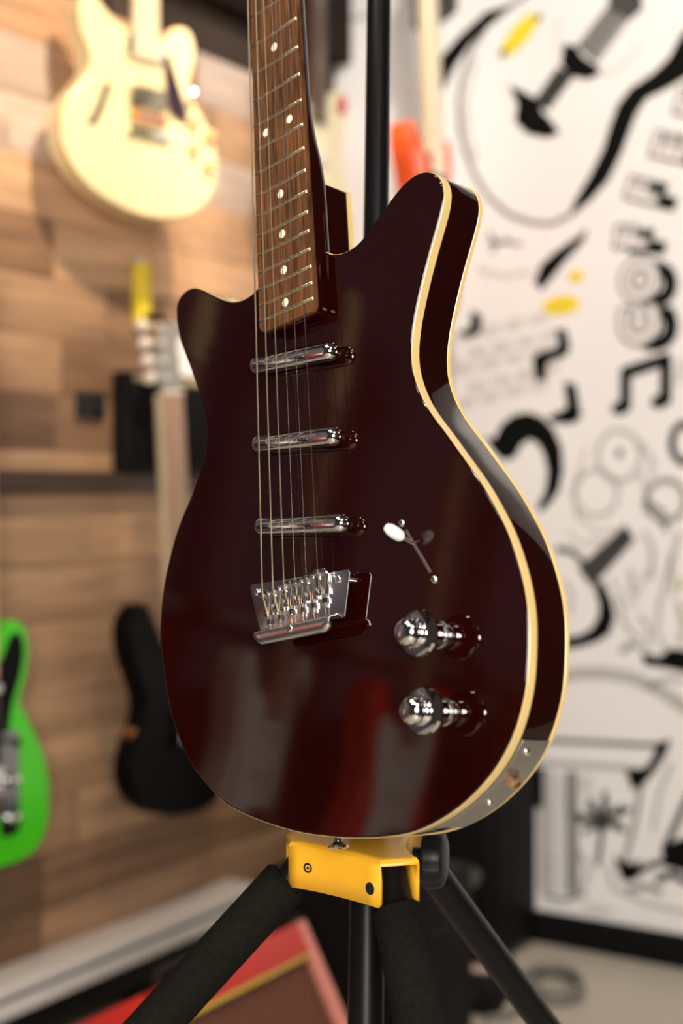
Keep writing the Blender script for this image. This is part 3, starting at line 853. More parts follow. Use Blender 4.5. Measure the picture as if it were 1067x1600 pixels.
# stacked chrome knobs
KP = [(0.0040, 0.0040), (0.0075, 0.0043), (0.0088, 0.0054), (0.0090, 0.0095), (0.0086, 0.0126), (0.0083, 0.0138), (0.0112, 0.0147), (0.0137, 0.0160), (0.0144, 0.0180), (0.0136, 0.0200), (0.0112, 0.0211), (0.0086, 0.0216), (0.0079, 0.0226), (0.0082, 0.0242), (0.0088, 0.0264), (0.0086, 0.0290), (0.0075, 0.0314), (0.0054, 0.0330), (0.0028, 0.0338), (0.0002, 0.0340)]
for x, y in ((0.1090, 0.1160), (0.1091, 0.0702)):
    k = MB().lathe(KP, 36, T_((x, y, 0))).build('control_knob', M_CHROME, g, angle=40)
    MB().lathe([(0.0085, 0), (0.0085, 0.0016), (0.0078, 0.0020), (0.0035, 0.0021), (0.0035, 0.0045)], 24, T_((x, y, 0))).build('base_ring', M_NICKEL, k)

# blade switch
sw = MB().prism(stroke_outline([(0.0868, 0.1846), (0.1050, 0.1548)], 0.0018), 0.0, 0.0004).build('selector_switch', M_NICKEL, g)
for x, y in ((0.0837, 0.1899), (0.1078, 0.1502)):
    MB().lathe([(0.0002, 0.0018), (0.0015, 0.0016), (0.0025, 0.0008), (0.0028, 0)], 16, T_((x, y, 0))).build('switch_screw', M_CHROME, sw)
lv0, lv1 = Vector((0.0925, 0.1752, 0.0)), Vector((0.0905, 0.1790, 0.0095))
MB().tube([lv0, lv1], 0.0011, 8).build('switch_lever', M_NICKEL, sw)
dv = Vector((-0.0018, 0.0062, 0.0130)).normalized()
tipL = 0.0145
tp = [(0.0002, 0), (0.0026, 0.0003), (0.0038, 0.0022), (0.0041, 0.0060), (0.0038, 0.0108), (0.0026, 0.0136), (0.0010, 0.0145), (0.0002, 0.0146)]
MB().lathe(tp, 20, along(lv1 - dv * 0.002, lv1 + dv)).build('switch_tip', M_TIP, sw)

# jack plate following the rim, lower treble side
idx = [i for i, p in enumerate(BO) if p[0] > 0.085 and p[1] < 0.052]
i0, i1 = min(idx), max(idx)
seq = [BO[i] for i in range(i0, i1 + 1)]
oo = inset(BO, -0.0012)
oi = inset(BO, -0.0003)
vs_, fs_ = [], []
for j, i in enumerate(range(i0, i1 + 1)):
    f = j / (i1 - i0)
    za = -0.0092 if f < 0.97 else -0.0100
    zb = -0.0346
    for (q, z) in ((oi, za), (oo, za - 0.0004), (oo, zb + 0.0004), (oi, zb)):
        vs_.append((q[i][0], q[i][1], z))
    if j:
        o = 4 * j
        fs_ += [(o - 4 + k, o - 3 + k, o + 1 + k, o + k) for k in range(3)]
fs_ += [(0, 1, 2, 3), tuple(len(vs_) - 4 + k for k in range(4))]
jp = MB().add(vs_, fs_).build('jack_plate', M_PLATE, g)


def rim(f, z, out):
    i = int(round(i0 + (i1 - i0) * f))
    a, b2 = Vector(oo[i - 1]), Vector(oo[i + 1])
    t = (b2 - a).normalized()
    nrm = Vector((t.y, -t.x))
    p = Vector(oo[i])
    return Vector((p.x, p.y, z)), Vector((p.x + nrm.x, p.y + nrm.y, z))


for f, z, s in ((0.90, -0.018, 0.8), (0.42, -0.021, 0.75)):
    p, q = rim(f, z, 0)
    MB().lathe([(0.0030 * s, 0), (0.0030 * s, 0.0008), (0.0018 * s, 0.0018), (0.0002, 0.002)], 14, along(p, q)).build('plate_screw', M_CHROME, jp)
p, q = rim(0.66, -0.020, 0)
MB().lathe([(0.0062, 0), (0.0062, 0.0022), (0.0044, 0.0024), (0.0044, 0.0055), (0.0028, 0.0056), (0.0026, 0.0035)], 6, along(p, q)).build('jack_nut', mat('brass_nut', (0.80, 0.58, 0.42), 0.2, 1.0), jp)
# strap button under the body
SB = [(0.0038, -0.002), (0.0030, 0.0012), (0.0026, 0.0055), (0.0040, 0.0072), (0.0066, 0.0080), (0.0070, 0.0092), (0.0058, 0.0102), (0.0002, 0.0108)]
MB().lathe(SB, 20, along((-0.0070, 0.0040, -0.0185), (-0.0070, -1, -0.0185))).build('strap_button', M_CHROME, g)

# ------------------------------------------------------------------ tripod stand carrying the guitar
OX, OY = 0.0215, 1.0
st = empty('guitar_stand', (OX, OY, 0.0))
tag(st, 'black tripod guitar stand with yellow steel hub and foam-covered legs under the cherry guitar', 'stand')
AZ = {'A': 186, 'B': 284, 'C': 47}
LEN = {'A': 0.060, 'B': 0.070, 'C': 0.060}


def pol(r, deg):
    a = math.radians(deg)
    return Vector((r * math.cos(a), r * math.sin(a)))


pts, openings = [], []
order = ['C', 'A', 'B']
for i, k in enumerate(order):
    th, ln = AZ[k], LEN[k]
    nxt = order[(i + 1) % 3]
    th2 = AZ[nxt] + (360 if AZ[nxt] < th else 0)
    e = pol(ln, th)
    hw = 0.0135
    pts.append(e + pol(hw, th - 90))
    openings.append(len(pts) - 1)
    pts.append(e + pol(hw, th + 90))
    midr = {'CA': 0.030, 'AB': 0.0490, 'BC': 0.026}[k + nxt]
    p0, p2 = pts[-1], pol(LEN[nxt], th2) + pol(hw, th2 - 90)
    m = pol(midr, (th + th2) / 2)
    for q in range(1, 8):
        t = q / 8
        c = m * 2 - (p0 + p2) / 2
        pts.append(p0 * (1 - t) ** 2 + c * 2 * t * (1 - t) + p2 * t * t)
n = len(pts)
Z0, Z1, BV = 0.7232, 0.7552, 0.0045
o2 = [(p.x, p.y) for p in pts]
rings = [(o2, Z0), (o2, (Z0 + Z1) / 2), (o2, Z1 - BV)] + [(inset(o2, BV * (1 - math.cos(a))), Z1 - BV * (1 - math.sin(a))) for a in (0.5, 1.05, PI / 2)]
vs_, fs_ = [], []
for o, z in rings:
    vs_ += [(p[0], p[1], z) for p in o]
for i in range(len(rings) - 1):
    for k in range(n):
        if k in openings and i < 2:
            continue
        fs_.append((i * n + k, i * n + (k + 1) % n, (i + 1) * n + (k + 1) % n, (i + 1) * n + k))
fs_.append(tuple((len(rings) - 1) * n + k for k in range(n)))
hub = MB().add(vs_, fs_).build('hub', M_YEL, st, angle=30)
sol = hub.modifiers.new('thickness', 'SOLIDIFY')
sol.thickness = 0.0024
sol.offset = -1
fa = [p for p in pts[openings[1] + 1:openings[2] + 1]]


def face_pt(f, z):
    x = f * (len(fa) - 1)
    i = min(int(x), len(fa) - 2)
    p = fa[i].lerp(fa[i + 1], x - i)
    t = (fa[i + 1] - fa[i]).normalized()
    nrm = Vector((t.y, -t.x))
    return Vector((p.x, p.y, z)), Vector((p.x + nrm.x, p.y + nrm.y, z))


p, q = face_pt(0.23, 0.7385)
bolt = MB().lathe([(0.0035, -0.003), (0.0035, 0.0003), (0.0030, 0.0006), (0.0022, 0.0002), (0.0020, -0.001)], 18, along(p, q)).build('hub_bolt', M_TUBE, hub)
MB().lathe([(0.0012, -0.001), (0.0012, 0.0002), (0.0008, 0.0004)], 6, along(p, q)).build('hex_socket', M_DARK, bolt)
p, q = face_pt(0.90, 0.7345)
MB().lathe([(0.0042, -0.001), (0.0042, 0.0002), (0.0036, 0.0003)], 18, along(p, q)).build('rivet_hole', M_DARK, hub)

# clamp knob on the right of the hub
kd = pol(1, 346)
ka = Vector((kd.x * 0.034, kd.y * 0.034, 0.7400))
prof = [(0.0075, -0.004), (0.0075, 0.002), (0.0185, 0.0035), (0.0200, 0.0055), (0.0203, 0.0130), (0.0185, 0.0172), (0.0150, 0.0188), (0.0002, 0.0192)]
kn = MB()
nn = 48
vs_ = []
for r, h in prof:
    for k in range(nn):
        a = 2 * PI * k / nn
        lobes = 1 - (0.055 * max(0, math.cos(8 * a)) ** 2 if r > 0.012 else 0)
        vs_.append((r * lobes * math.cos(a), r * lobes * math.sin(a), h))
fs_ = [(i * nn + k, i * nn + (k + 1) % nn, (i + 1) * nn + (k + 1) % nn, (i + 1) * nn + k) for i in range(len(prof) - 1) for k in range(nn)]
fs_ += [tuple(range(nn)), tuple((len(prof) - 1) * nn + k for k in range(nn))]
kn.add(vs_, fs_, along(ka, ka + Vector((kd.x, kd.y, 0))))
kn.build('clamp_knob', M_RUB, st, angle=30)

# post and lower tube: one straight line, leaning back like the guitar
PD = Vector((0.018, 0.249, 1.0))


def post_pt(z):
    return Vector((-0.0040 + PD.x * (z - 0.68), 0.0 + PD.y * (z - 0.745), z))


MB().tube([post_pt(0.30), post_pt(0.775)], 0.0125, 24).build('lower_tube', M_TUBE, st)
MB().tube([post_pt(0.765), post_pt(0.80)], 0.0150, 24).build('collar', M_RUB, st)
MB().tube([post_pt(0.78), post_pt(1.655)], 0.0098, 24).build('post', M_TUBE, st)
# neck yoke at the top, above the picture
ytop = post_pt(1.655)
nkp = Vector((-0.0109 - OX, 0.8990 - OY, 0.7762)) + GROT @ Vector((0, 0.832, -0.012))
yk = MB().tube([ytop, ytop.lerp(nkp, 0.5) + Vector((0, 0, 0.008)), nkp + Vector((0.018, 0.018, 0))], 0.009, 12)
xg = GROT @ Vector((1, 0, 0))
zg = GROT @ Vector((0, 0, 1))
for s in (-1, 1):
    yk.tube([nkp - zg * 0.012, nkp + xg * 0.034 * s - zg * 0.010, nkp + xg * 0.036 * s + zg * 0.02], 0.007, 10)
yk.build('yoke', M_RUB, st)

HD, VD = 0.684, -0.7295


def leg(az, start_r, fr, foam_from, foam_len, r_tube):
    a = math.radians(az)
    s = Vector((start_r * math.cos(a), start_r * math.sin(a), 0.7370))
    d = Vector((HD * math.cos(a), HD * math.sin(a), VD))
    L = (0.7370 - 0.012) / -VD
    lg = MB().tube([s - d * 0.012, s + d * (L - 0.02)], r_tube, 20).build('leg', M_TUBE, st)
    MB().tube([s + d * (L - 0.05), s + d * (L - 0.004)], r_tube + 0.004, 16).build('rubber_foot', M_RUB, lg)
    if foam_len:
        e = foam_from
        MB().tube([s + d * e, s + d * (e + 0.003), s + d * (e + foam_len - 0.003), s + d * (e + foam_len)], [fr - 0.003, fr, fr, fr - 0.003], 28).build('foam_sleeve', M_FOAM, lg)
    return lg


leg(AZ['A'], 0.048, 0.0170, 0.016, 0.36, 0.0105)
leg(AZ['B'], 0.052, 0.0178, 0.022, 0.36, 0.0105)
leg(AZ['C'], 0.046, 0.0170, 0.0, 0.0, 0.0118)

# ------------------------------------------------------------------ guitars on the walls
S_OUT = [(0, 0), (-.06, .004), (-.12, .03), (-.155, .08), (-.157, .13), (-.135, .185), (-.115, .225), (-.115, .265), (-.135, .31), (-.155, .36), (-.15, .40), (-.125, .415), (-.10, .40), (-.075, .365), (-.045, .34), (-.03, .335), (.03, .335), (.045, .335), (.065, .35), (.09, .385), (.115, .395), (.135, .375), (.135, .33), (.118, .28), (.11, .24), (.125, .195), (.15, .14), (.16, .09), (.145, .04), (.10, .01), (.05, .001)]
M_MAPLE = mat('maple', (0.66, 0.48, 0.27), 0.35, var=0.12, vscale=12, stretch=(6, 1, 1))
M_PALEW = mat('pale_maple', (0.78, 0.66, 0.44), 0.35, var=0.10, vscale=12, stretch=(6, 1, 1))
M_ROSE2 = mat('reddish_fretboard', (0.40, 0.24, 0.15), 0.45, var=0.2, vscale=14, stretch=(8, 1, 1))
M_BLKG = mat('gloss_black', (0.003, 0.003, 0.003), 0.25, spec=0.08)
M_WHTP = mat('white_guard', (0.78, 0.75, 0.68), 0.3)


def gloss(name, col, r=0.15):
    return mat(name, col, r, var=0.06, vscale=5)


def hung_guitar(label, loc, rot, out, th, body, neck_m, board_m, head_m, join, nut, cx=0.0, w=(0.043, 0.056), guard=None, guard_m=None,
                pickups=(), bridge=None, knobs=(), knob_m=None, plate=None, inline=True, thick=0.022, group='guitars hanging on the shop walls', cup=None, name='hanging_guitar', edge=None, hk=1.0, tun_m=None, tk=1.0):
    t = empty(name, loc, rot)
    tag(t, label, 'guitar', group)
    o = smooth_outline(out, 130, 2)
    MB().prism(o, 0, th, bev=0.005, seg=3).build('body', body, t, angle=50)
    if edge:
        MB().prism(inset(o, -0.0012), th - 0.012, th - 0.006, back=True).build('binding', edge, t)
    z = th
    if guard:
        gm = guard_m or M_BLKG
        MB().prism(smooth_outline(guard, 60, 1), z, z + 0.0025, bev=0.0008, seg=2).build('pickguard', gm, t)
        z += 0.0025
    zb = th + 0.006
    # neck and board
    b = MB()
    NSN = 9
    rows = []
    for i in range(8):
        f = i / 7
        y = join + (nut - join) * f
        hw = (w[1] + (w[0] - w[1]) * f) / 2
        for k in range(NSN):
            a = PI * k / (NSN - 1)
            rows.append((cx + hw * math.cos(a), y, zb - thick * math.sin(a) ** 0.8))
    b.add(rows, [(i * NSN + k, i * NSN + k + 1, (i + 1) * NSN + k + 1, (i + 1) * NSN + k) for i in range(7) for k in range(NSN - 1)] + [(i * NSN, (i + 1) * NSN, (i + 1) * NSN + NSN - 1, i * NSN + NSN - 1) for i in range(7)] + [tuple(range(NSN)), tuple(7 * NSN + k for k in range(NSN))])
    b.build('neck', neck_m, t)
    y0 = join - 0.045
    fbd = MB().prism([(cx - w[1] / 2, y0), (cx + w[1] / 2, y0), (cx + w[0] / 2, nut), (cx - w[0] / 2, nut)], zb, zb + 0.006, bev=0.001, seg=2).build('fretboard', board_m, t)
    MB().box((cx, nut + 0.003, zb + 0.004), (w[0], 0.006, 0.009), bev=0.001).build('nut', M_DOT, t)
    hs = w[0] / 0.043 * (0.85 if hk < 1 else 1)
    if inline:
        ho = [(-.021, 0), (-.023, .02), (-.040, .035), (-.034, .07), (-.026, .12), (-.018, .165), (.006, .185), (.030, .175), (.030, .15), (.020, .13), (.024, .08), (.023, .03), (.021, 0)]
        tun = [(-.034 + .0032 * i, .042 + .0235 * i, -1) for i in range(6)] if hk == 1 else [(-.028 - .005 * i, (.030 + .032 * i) / hk, -1) for i in range(4)]
    else:
        ho = [(-.021, 0), (-.024, .02), (-.037, .04), (-.034, .10), (-.040, .16), (-.02, .155), (0, .165), (.02, .155), (.040, .16), (.034, .10), (.037, .04), (.024, .02), (.021, 0)]
        tun = [(s * .030, .05 + .04 * i, s) for i in range(3) for s in (-1, 1)]
    ho = [(cx + x * hs, nut + y * hk) for x, y in ho]
    tun = [(x, y * hk, s) for x, y, s in tun]
    MB().prism(smooth_outline(ho, 60, 1), zb - 0.012, zb + 0.002, bev=0.0015, seg=2).build('headstock', head_m, t)
    for x, y, s in tun:
        M0 = T_((cx + x * hs, nut + y, zb - 0.012)) @ Matrix.Rotation(s * PI / 2, 4, 'Y')
        q = MB().lathe([(0.003, -0.01), (0.003, 0.008), (0.0085 * tk, 0.010), (0.0095 * tk, 0.016), (0.0085 * tk, 0.022), (0.003, 0.024)], 14, M0)
        q.lathe([(0.004, 0), (0.004, 0.010), (0.002, 0.011)], 12, T_((cx + (x - s * .010) * hs, nut + y, zb + 0.001)))
        q.build('tuner', tun_m or M_CHROME, t)
    for (x, y, sx, sy, m, slant) in pickups:
        MB().box((0, 0, 0), (sx, sy, 0.012), M=T_((x, y, z + 0.004)) @ Matrix.Rotation(slant, 4, 'Z'), bev=0.003).build('pickup', m, t)
    if bridge:
        x, y, sx, sy, m = bridge
        bb_ = MB().box((x, y, z + 0.006), (sx, sy, 0.012), bev=0.003).build('bridge', m, t)
        for k in range(6):
            MB().box((x - sx * 0.32 + sx * 0.128 * k, y, z + 0.0135), (sx * 0.09, sy * 0.7, 0.005), bev=0.001).build('saddle', M_CHROME, bb_)
    if plate:
        MB().prism(round_rect(*plate, 0.010), z, z + 0.002, bev=0.0006, seg=2).build('control_plate', mat('chrome_dark_reflection', (0.25, 0.25, 0.26), 0.12, 1.0), t)  # chrome darkened in its base colour to stand for a dark reflection
    for x, y in knobs:
        MB().lathe([(0.0095, 0), (0.0100, 0.004), (0.0090, 0.016), (0.0080, 0.0185), (0.0002, 0.019)], 18, T_((x, y, z))).build('knob', knob_m or M_CHROME, t)
    for k in range(6):
        xa = cx + (k - 2.5) * 0.0072 * hs
        xb = cx + (k - 2.5) * 0.0104
        yb = bridge[1] if bridge else 0.15
        MB().tube([(xa, nut, zb + 0.010), (xb, yb, z + 0.014)], 0.0004, 4).build('string', M_STRP, t)
    return t


def rot_z(rot, deg):
    return rot @ Matrix.Rotation(math.radians(deg), 3, 'Z')


def facing(az):
    a = math.radians(az)
    nv = Vector((math.cos(a), math.sin(a), 0))
    return Matrix((UP.cross(nv), UP, nv)).transposed()


# blonde hollow body, top left
FB = facing(-46)
nb = FB @ Vector((0, 0, 1))
TB = 0.048
M_BLOND = gloss('blonde_lacquer', (0.88, 0.74, 0.42), 0.18)
t = hung_guitar('blonde semi-hollow guitar with f-hole and chrome pickups, high on the plank wall', Vector((-0.35925, 2.57169, 1.4885)) - nb * TB, FB, BLONDE_OUT, TB, M_BLOND, M_PALEW, M_PALEW, M_BLOND, 0.325, 0.74,
                cx=0.004, pickups=((0.003, 0.300, 0.080, 0.040, M_CHROME, 0), (0.010, 0.212, 0.080, 0.040, mat('dull_nickel', (0.45, 0.42, 0.30), 0.3, 1.0), 0)),
                bridge=(0.012, 0.176, 0.080, 0.016, mat('amber_bridge', (0.72, 0.28, 0.06), 0.35)), knobs=((0.112, 0.185), (0.148, 0.168), (0.112, 0.138), (0.148, 0.110)), knob_m=mat('amber_knob', (0.80, 0.52, 0.22), 0.25), inline=False,
                edge=mat('tan_edge', (0.62, 0.34, 0.10), 0.3))
MB().prism(smooth_outline([(0.046, 0.292), (0.058, 0.292), (0.098, 0.200), (0.094, 0.182), (0.078, 0.190), (0.058, 0.200)], 40, 1), TB + 0.004, TB + 0.007).build('pickguard', mat('violet_black_guard', (0.035, 0.014, 0.03), 0.2), t)
MB().prism(stroke_outline([(-0.070, 0.222), (-0.078, 0.212), (-0.082, 0.198), (-0.0876, 0.184), (-0.096, 0.166), (-0.105, 0.150), (-0.114, 0.146)], 0.013), TB - 0.001, TB + 0.0008).build('f_hole', M_DARK, t)
MB().lathe([(0.004, 0), (0.004, 0.012), (0.007, 0.016), (0.007, 0.024), (0.002, 0.027)], 14, T_((0.103, 0.234, TB))).build('toggle_switch', M_CHROME, t)
MB().box((0.012, 0.148, TB + 0.007), (0.095, 0.014, 0.014), bev=0.004).build('tailpiece', M_CHROME, t)

# green, lower left
GREEN_L = [(0.02, 0.0), (-.04, 0), (-.11, .008), (-.15, .04), (-.16, .10), (-.15, .16), (-.12, .22), (-.105, .27), (-.12, .31), (-.128, .36), (-.10, .398), (-.05, .402), (-.03, .39), (.030, .345), (.040, .350), (.052, .385)]
M_GREEN = gloss('neon_green', (0.065, 0.62, 0.012), 0.2)
t = hung_guitar('neon green guitar with black pickguard and chrome knobs at the left edge', on_left(-1.257, 0.378, 0.065), ROT_L, GREEN_R + GREEN_L, 0.045, M_GREEN, M_MAPLE, M_MAPLE, M_MAPLE, 0.36, 0.80,
                guard=[(-.08, .385), (-.02, .38), (.03, .335), (.050, .345), (.068, .382), (.090, .380), (.096, .350), (.088, .31), (.068, .262), (.062, .23), (.040, .16), (-.04, .16), (-.08, .2), (-.095, .3)],
                pickups=((0, .295, .075, .018, M_CHROME, 0),), bridge=(0, .13, .075, .08, M_CHROME), plate=(.040, .082, .050, .222), knobs=((.061, .142), (.063, .079)))
MB().lathe([(0.003, 0), (0.003, 0.012), (0.006, 0.016), (0.006, 0.024), (0.002, 0.026)], 12, T_((0.058, 0.205, 0.048))).build('selector_tip', M_BLKG, t)

# black, behind the cherry guitar
BLACK_R = [(.04, .002), (.10, .012), (.145, .05), (.16, .10), (.15, .15), (.125, .20), (.11, .245), (.118, .29), (.135, .34), (.13, .38), (.11, .395), (.085, .38), (.06, .345), (.035, .335), (-.035, .335), (-.055, .36), (-.075, .40), (-.09, .428)]
t = hung_guitar('black solid-body guitar with pale neck and row of chrome tuners, partly behind the cherry guitar', on_left(-0.728, 0.365, 0.072), rot_z(ROT_L, 4.0), BLACK_L + BLACK_R, 0.045, M_BLKG, M_PALEW, M_ROSE2, mat('silver_grey_head', (0.26, 0.26, 0.25), 0.3), 0.34, 0.812,
                w=(0.056, 0.062), thick=0.034, hk=0.72, tk=1.25, tun_m=mat('pale_tuner_glint', (0.85, 0.75, 0.64), 0.25), pickups=((0, .29, .08, .02, M_BLKG, 0), (0, .2, .08, .02, M_BLKG, 0)), bridge=(0, .16, .08, .03, M_BLKG), knobs=((.09, .16), (.11, .12)))  # bright glints of the chrome tuners put into a pale button colour
MB().lathe([(0.005, 0), (0.005, 0.004), (0.010, 0.008), (0.011, 0.014), (0.004, 0.016)], 16, T_((-0.128, 0.196, 0.030)) @ Matrix.Rotation(-PI / 2, 4, 'Y')).build('strap_button', mat('copper', (0.85, 0.45, 0.25), 0.25, 1.0), t)

# cream and orange guitars near the corner
hung_guitar('bright cream guitar beside the room corner, behind the cherry guitar neck', on_left(-0.258, 1.50, 0.06), ROT_L, S_OUT, 0.042, gloss('cream_white', (0.88, 0.80, 0.52)), mat('walnut_neck', (0.12, 0.06, 0.035), 0.4), mat('dark_board', (0.07, 0.035, 0.02), 0.5), mat('dark_head', (0.06, 0.03, 0.02), 0.4), 0.34, 0.70,
            guard=[(.085, .350), (.100, .380), (.122, .380), (.126, .352), (.115, .338), (.098, .338)], guard_m=mat('red_guard', (0.55, 0.06, 0.05), 0.3), pickups=((0, .22, .075, .02, M_WHTP, 0),), bridge=(0, .15, .07, .03, M_CHROME), knobs=((.09, .14), (.11, .10)))
FO = facing(-22)
hung_guitar('orange-red guitar with pale maple neck hanging against the mural behind the stand post', Vector((0.163, 2.95, 1.34)), rot_z(FO, 8.0), [(x * 0.92, y * 0.95) for x, y in S_OUT], 0.045, gloss('orange_red', (0.85, 0.10, 0.02)), M_PALEW, M_PALEW, M_PALEW, 0.34, 0.80, w=(0.058, 0.066), thick=0.028,
            pickups=((0, .29, .08, .02, M_BLKG, 0), (0, .2, .08, .02, M_BLKG, 0)), bridge=(0, .15, .08, .04, M_CHROME), knobs=((.09, .14), (.11, .10)))
# further guitars on the same wall, seen as reflections in the cherry lacquer
for lab, a, z, bc, gm, faz in (('dark red guitar mirrored at the left edge of the cherry body', -2.37, 0.56, (0.16, 0.006, 0.006), M_BLKG, -74),
                          ('pale grey-white guitar mirrored in the lower left of the cherry body', -2.615, 0.56, (0.66, 0.58, 0.48), M_WHTP, -74),
                          ('red guitar with pale guard mirrored in the cherry body below the bridge', -2.865, 0.56, (0.80, 0.045, 0.018), M_WHTP, -64),
                          ('amber sunburst guitar mirrored in the cherry body beside the knobs', -3.14, 0.58, (0.20, 0.06, 0.012), M_BLKG, -66)):
    hung_guitar(lab, on_left(a, z, 0.15), facing(faz), S_OUT, 0.045, gloss('lacquer_%d' % int(-a * 100), bc), M_MAPLE, M_ROSE2, M_MAPLE, 0.34, 0.80,
                guard=[(-.09, .36), (-.05, .335), (.05, .325), (.09, .35), (.10, .31), (.085, .25), (.075, .20), (.10, .12), (.11, .07), (.085, .06), (.05, .14), (-.05, .15), (-.08, .22), (-.10, .30)], guard_m=gm,
                pickups=((0, .29, .08, .02, M_WHTP, 0), (0, .225, .08, .02, M_WHTP, 0)), bridge=(0, .15, .08, .04, M_CHROME), knobs=((.09, .14), (.10, .10)), group='guitars mirrored in the cherry lacquer')

# yellow hanger over the black guitar
hg = empty('guitar_hanger', on_left(-0.745, 1.300, 0.007), ROT_L)
tag(hg, 'yellow wall hanger standing above the tuners of the black guitar', 'hanger')
HY = mat('yellow_plastic', (0.85, 0.66, 0.03), 0.4, var=0.05)
MB().prism(round_rect(-0.018, 0.018, 0.012, 0.135, 0.012), 0.0, 0.022, bev=0.004).build('backplate', HY, hg)
MB().box((0, 0.134, 0.011), (0.028, 0.014, 0.018), bev=0.004).build('cap', mat('pale_grey_plastic', (0.6, 0.6, 0.58), 0.4), hg)
MB().tube([(0.0, 0.03, 0.02), (0.0, 0.026, 0.045), (0.01, 0.024, 0.06)], 0.007, 10).build('arm', M_TUBE, hg)
# white price card beside the black guitar's head
pc = empty('price_card', on_left(-0.630, 1.215, 0.04), ROT_L)
tag(pc, 'blank white price card beside the headstock of the black guitar', 'card')
MB().prism(round_rect(-0.06, 0.045, 0, 0.085, 0.006), 0, 0.0015).build('card', mat('white_card', (0.85, 0.84, 0.80), 0.6), pc)
MB().tube([(0, 0.085, 0.001), (-0.01, 0.11, -0.01), (-0.03, 0.13, -0.02)], 0.0008, 6).build('loop', M_TIP, pc)
# small black speaker on the rail
sp = empty('wall_speaker', on_left(-0.660, 1.0295, 0.004), ROT_L)
tag(sp, 'small black speaker on the dark rail behind the pale guitar neck', 'speaker')
MB().box((0, 0.095, 0.028), (0.33, 0.19, 0.044), bev=0.006).build('cabinet', mat('black_vinyl', (0.008, 0.007, 0.007), 0.6, spec=0.15, var=0.2, vscale=80), sp)
MB().box((0, 0.090, 0.052), (0.30, 0.15, 0.006), bev=0.002).build('grille', mat('black_cloth', (0.008, 0.0075, 0.008), 0.85, spec=0.05, var=0.3, vscale=150), sp)
MB().box((0.0, 0.176, 0.052), (0.30, 0.012, 0.010), bev=0.002).build('name_strip', mat('olive_strip', (0.40, 0.36, 0.18), 0.5), sp)
# wall socket
ws = empty('wall_socket', on_left(-0.885, 1.152, 0.006), ROT_L)
tag(ws, 'small black wall socket on the planks above the dark rail', 'socket')
MB().box((0, 0, 0.006), (0.072, 0.050, 0.012), bev=0.003).build('plate', mat('black_plastic', (0.012, 0.012, 0.013), 0.4, var=0.1), ws)
for s in (-1, 1):
    MB().lathe([(0.014, 0), (0.014, 0.003), (0.011, 0.0035), (0.010, 0.001)], 18, T_((s * 0.017, 0, 0.012))).build('outlet', M_DARK, ws)

# ------------------------------------------------------------------ floor level: ledge, amps, cables
lg_ = empty('low_ledge', on_left(-1.18, 0.0, 0.0), ROT_L)
tag(lg_, 'low pale grey ledge running along the foot of the plank wall', 'ledge')
M_LEDGE = mat('pale_grey_laminate', (0.74, 0.70, 0.66), 0.35, var=0.05, vscale=6)
MB().box((0, 0.158, 0.045), (1.46, 0.018, 0.094), bev=0.003).build('top_board', M_LEDGE, lg_)
MB().box((0, 0.1445, 0.043), (1.45, 0.010, 0.086)).build('groove', mat('blue_grey_groove_shade', (0.12, 0.125, 0.15), 0.5), lg_)  # shade line of the groove put into a blue-grey strip
MB().box((0, 0.126, 0.045), (1.46, 0.027, 0.092), bev=0.003).build('front_board', M_LEDGE, lg_)
MB().box((0, 0.090, 0.044), (1.44, 0.046, 0.088), bev=0.002).build('underside_rail', M_TUBE, lg_)
for x in (-0.6, -0.1, 0.4, 0.66):
    MB().box((x, 0.034, 0.044), (0.04, 0.068, 0.06), bev=0.002).build('support', M_TUBE, lg_)

# power strip on the floor under the ledge
pw = empty('power_strip', on_left(-1.30, 0.0, 0.24), rot_z(ROT_L, 0))
tag(pw, 'white power strip with black plugs on the floor beside the red amplifier', 'power strip')
MB().box((0, 0.03, 0), (0.30, 0.06, 0.06), bev=0.006).build('housing', mat('white_strip', (0.72, 0.69, 0.62), 0.4, var=0.05), pw)
for k in range(3):
    MB().box((-0.10 + 0.09 * k, 0.075, 0), (0.04, 0.03, 0.04), bev=0.006).build('plug', M_RUB, pw)

# red amplifier, tilted back
TAU = math.radians(29)
ru = UP * math.cos(TAU) - NL * math.sin(TAU)
rn = NL * math.cos(TAU) + UP * math.sin(TAU)
AROT = Matrix((RL, ru, rn)).transposed()
AW, AH, AD = 0.37, 0.275, 0.17
top_right = Vector((-0.0600, 2.1830, 0.333))
am = empty('guitar_amplifier', top_right - ru * AH, AROT)
tag(am, 'red combo amplifier with gold piping and brown grille tilted back on the floor', 'amplifier')
M_RED = mat('red_tolex', (0.62, 0.028, 0.018), 0.42, var=0.12, vscale=200, bump=0.15)
M_GOLD = mat('gold_piping', (0.62, 0.42, 0.06), 0.4)
MB().box((-AW / 2, AH / 2, -AD / 2 - 0.012), (AW, AH, AD), bev=0.006).build('cabinet', M_RED, am)
fr = MB()
fr.box((-AW / 2, AH - 0.024, -0.004), (AW, 0.048, 0.016), bev=0.003)
fr.box((-AW / 2, 0.012, -0.004), (AW, 0.024, 0.016), bev=0.003)
fr.box((-AW + 0.011, AH / 2, -0.004), (0.022, AH, 0.016), bev=0.003)
fr.build('front_frame', M_RED, am)
MB().box((-0.011, AH / 2, -0.003), (0.022, AH, 0.018), bev=0.003).build('front_stile', mat('pink_highlight_edge', (0.74, 0.26, 0.20), 0.4, var=0.1, vscale=30), am)  # bevel highlight painted in as a lighter pink stile
MB().box((-AW / 2, AH - 0.0515, 0.001), (AW - 0.046, 0.007, 0.010), bev=0.002).build('piping', M_GOLD, am)
